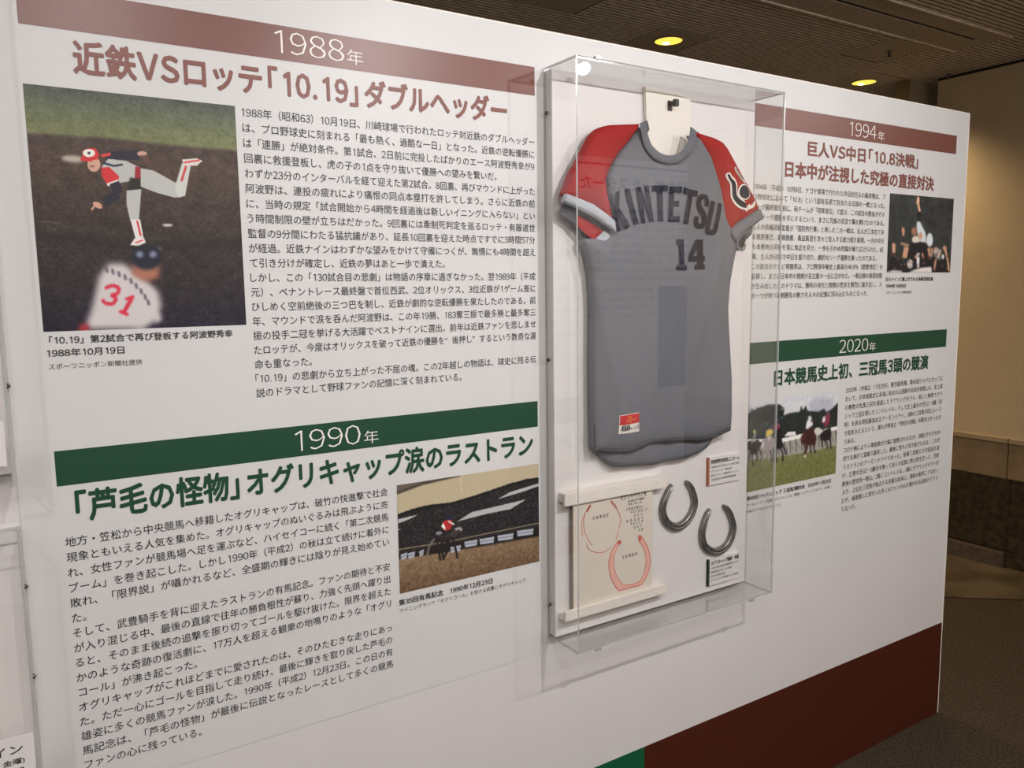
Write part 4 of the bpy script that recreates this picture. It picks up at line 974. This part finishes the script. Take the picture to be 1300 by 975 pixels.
# ---- horseshoes
def horseshoe(lab, cpx, wid, grp):
    t = thing('horseshoe', lab, 'horseshoe', group=grp)
    ys = -.040; P = np.array(smooth_loop(pts(cpx, ys), 6, False)); n = len(P); Wd = np.interp(np.linspace(0, 1, n), np.linspace(0, 1, len(wid)), wid)
    prof = [(-1, 0), (-1, .35), (-.86, .75), (-.55, .98), (-.2, .90), (-.08, .80), (.08, .80), (.2, .92), (.55, 1.0), (.86, .75), (1, .35), (1, 0)]; H = .0125
    V, Fc = [], []; K = len(prof)
    for i in range(n):
        a = P[max(i-1, 0)]; b = P[min(i+1, n-1)]; tt = (b-a)/np.linalg.norm(b-a); nn = np.array([-tt[1], tt[0]]); e = min(i, n-1-i); sc = min(1, .55+.15*e); hh = H*min(1, .6+.13*e)
        for s, h in prof:
            q = P[i]+nn*s*Wd[i]/2*sc; V.append((q[0], YB-.0006-hh*h, q[1]))
    for i in range(n-1):
        for j in range(K): Fc.append((i*K+j, i*K+(j+1) % K, (i+1)*K+(j+1) % K, (i+1)*K+j))
    Fc += [tuple(range(K)), tuple((n-1)*K+j for j in range(K))[::-1]]
    o = raw('shoe', V, Fc, M['iron'], t, smooth=True)
    bm = bmesh.new(); bm.from_mesh(o.data); bmesh.ops.recalc_face_normals(bm, faces=bm.faces); bm.to_mesh(o.data); bm.free()
    for f in (.16, .24, .32, .40, .62, .70, .78, .86):
        i = int(f*n); p_ = P[i]; a = P[i-1]; b = P[i+1]; tt = (b-a)/np.linalg.norm(b-a)
        bm = bmesh.new(); bmesh.ops.create_cube(bm, size=1, matrix=Matrix.Translation((p_[0], YB-.0006-H*.80, p_[1])) @ Matrix.Rotation(-math.atan2(tt[1], tt[0]), 4, 'Y') @ Matrix.Diagonal((.0055, .0008, .0024, 1)))
        bm_obj('nail_hole', bm, M['hole'], t)
    c_ = P.mean(0); root_at(t, (c_[0], YB, P[:, 1].min())); return t
wd = [.012, .016, .019, .0205, .0215, .022, .0215, .0205, .019, .016, .012]
horseshoe('steel horseshoe hanging nearer the jersey, upper left of the two', [(855.5, 616), (850, 626), (845.5, 637), (843.5, 648), (845.5, 658), (851, 666), (860.5, 670), (869, 667), (876, 660), (881.5, 650), (884, 639), (882.5, 628), (878.5, 618), (873, 611.5)], wd, 'horseshoes in the clear case')
horseshoe('steel horseshoe touching the lower caption card, lower right of the two', [(904, 647), (899, 656), (895.5, 667), (893.5, 680), (895.5, 691), (901, 698), (910.5, 701.5), (920, 698), (927.5, 690), (932, 678), (933, 668), (930.5, 657), (926.5, 648), (921, 642.5)], wd, 'horseshoes in the clear case')

# ---- caption cards
def card(lab, q, yf, m, title, lines, strip_px):
    t = thing('caption_card', lab, 'card', group='caption cards in the clear case')
    (x0, z0), (x1, z1) = q
    box('plate', x0, x1, yf, YB-.0004, z0, z1, M['inner'], t, bev=.0004)
    box('colour_bar', x0, x0+.0055, yf-.0008, YB-.0006, z0, z1, M[m], t)
    hh = z1-z0; w = x1-x0
    place([(title, x0+.011, x1-.004, z1-hh*.24, z1-hh*.09)], 'card_title', yf-.0006, M['ink'], t, .015)
    place([(s, x0+.011, x0+.011+(w-.016)*k, z1-hh*(.40+.15*i), z1-hh*(.31+.15*i)) for i, (s, k) in enumerate(lines)], 'card_text', yf-.0006, M['ink2'], t)
    root_at(t, (x0, YB, z0)); return t
yf = -.034
def cr_(tl, br): a = at(*tl, yf); b = at(*br, yf); return ((a[0], b[1]), (b[0], a[1]))
a = at(899, 581.7, yf); b = at(899, 617, yf); c = at(940, 575.5, yf)
card('small white caption card with brown side bar beneath the jersey', ((a[0], b[1]), (c[0], a[1])), yf, 'orange', '阿波野秀幸使用ユニホーム', [('1988年10月19日のロッテ戦で着用', 1), ('ダブルヘッダー第2試合', .75), ('近鉄バファローズ所属時のユニホーム', 1), ('公益財団法人野球殿堂博物館蔵', .9)], 0)
a = at(899, 711, yf); b = at(898.5, 744.8, yf); c = at(939.2, 701, yf)
card('small white caption card with green side bar under the horseshoes', ((a[0], b[1]), (c[0], a[1])), yf, 'cgreen', 'オグリキャップ蹄鉄・色紙', [('1990年有馬記念優勝時のもの', 1), ('蹄鉄型を写した色紙', .75), ('日本中央競馬会蔵', .5), ('オグリキャップの関係者による所蔵品', 1)], 0)

# ================================================================== LEFT CASES (cut by the frame)
uc = -2.756
lc1 = acrylic_case(-3.40, uc, 1.262, 2.03, -.10, 'clear acrylic wall case cut off at the left edge, upper one', (1.405, 1.9))
root_at(lc1, (-3.08, 0, 1.262))
lc2 = acrylic_case(-3.40, uc, .55, 1.176, -.10, 'clear acrylic wall case cut off at the left edge, lower one', (.925, 1.078))
root_at(lc2, (-3.08, 0, .55))
t = thing('framed_board', 'cream board in a pale frame inside the lower left case', 'board')
box('panel', -3.28, -2.835, -.050, -.034, .62, 1.10, M['paper'], t)
bm = bmesh.new(); bx(bm, -2.835, -2.815, -.058, YB-.0004, .60, 1.12, .001); bx(bm, -3.30, -3.28, -.058, YB-.0004, .60, 1.12, .001); bx(bm, -3.28, -2.835, -.058, YB-.0004, 1.10, 1.12, .001); bx(bm, -3.28, -2.835, -.058, YB-.0004, .60, .62, .001)
bm_obj('frame', bm, M['rail'], t); root_at(t, (-3.05, -.03, .60))
def plate(lab, x0, x1, z0, z1, y, rows):
    t = thing('caption_card', lab, 'card'); box('plate', x0, x1, y-.0025, y-.0003, z0, z1, M['inner'], t)
    place([(s, r[0], r[1], r[2], r[3]) for s, r in rows], 'card_text', y-.003, M['ink'], t, .008); root_at(t, (x0, y, z0)); return t
plate('white caption card on the front of the lower left case', -2.93, -2.758, .775, .872, -.1, [('選手氏サイン', (-2.90, -2.773, .846, .860)), ('2025年10月31日(金曜)', (-2.91, -2.772, .829, .838)), ('展示期間', (-2.84, -2.774, .815, .822)), ('野球殿堂', (-2.82, -2.762, .795, .804))])
plate('white caption card at the foot of the upper left case', -2.93, -2.760, 1.295, 1.362, -.1, [('写真の展示', (-2.88, -2.772, 1.305, 1.316))])
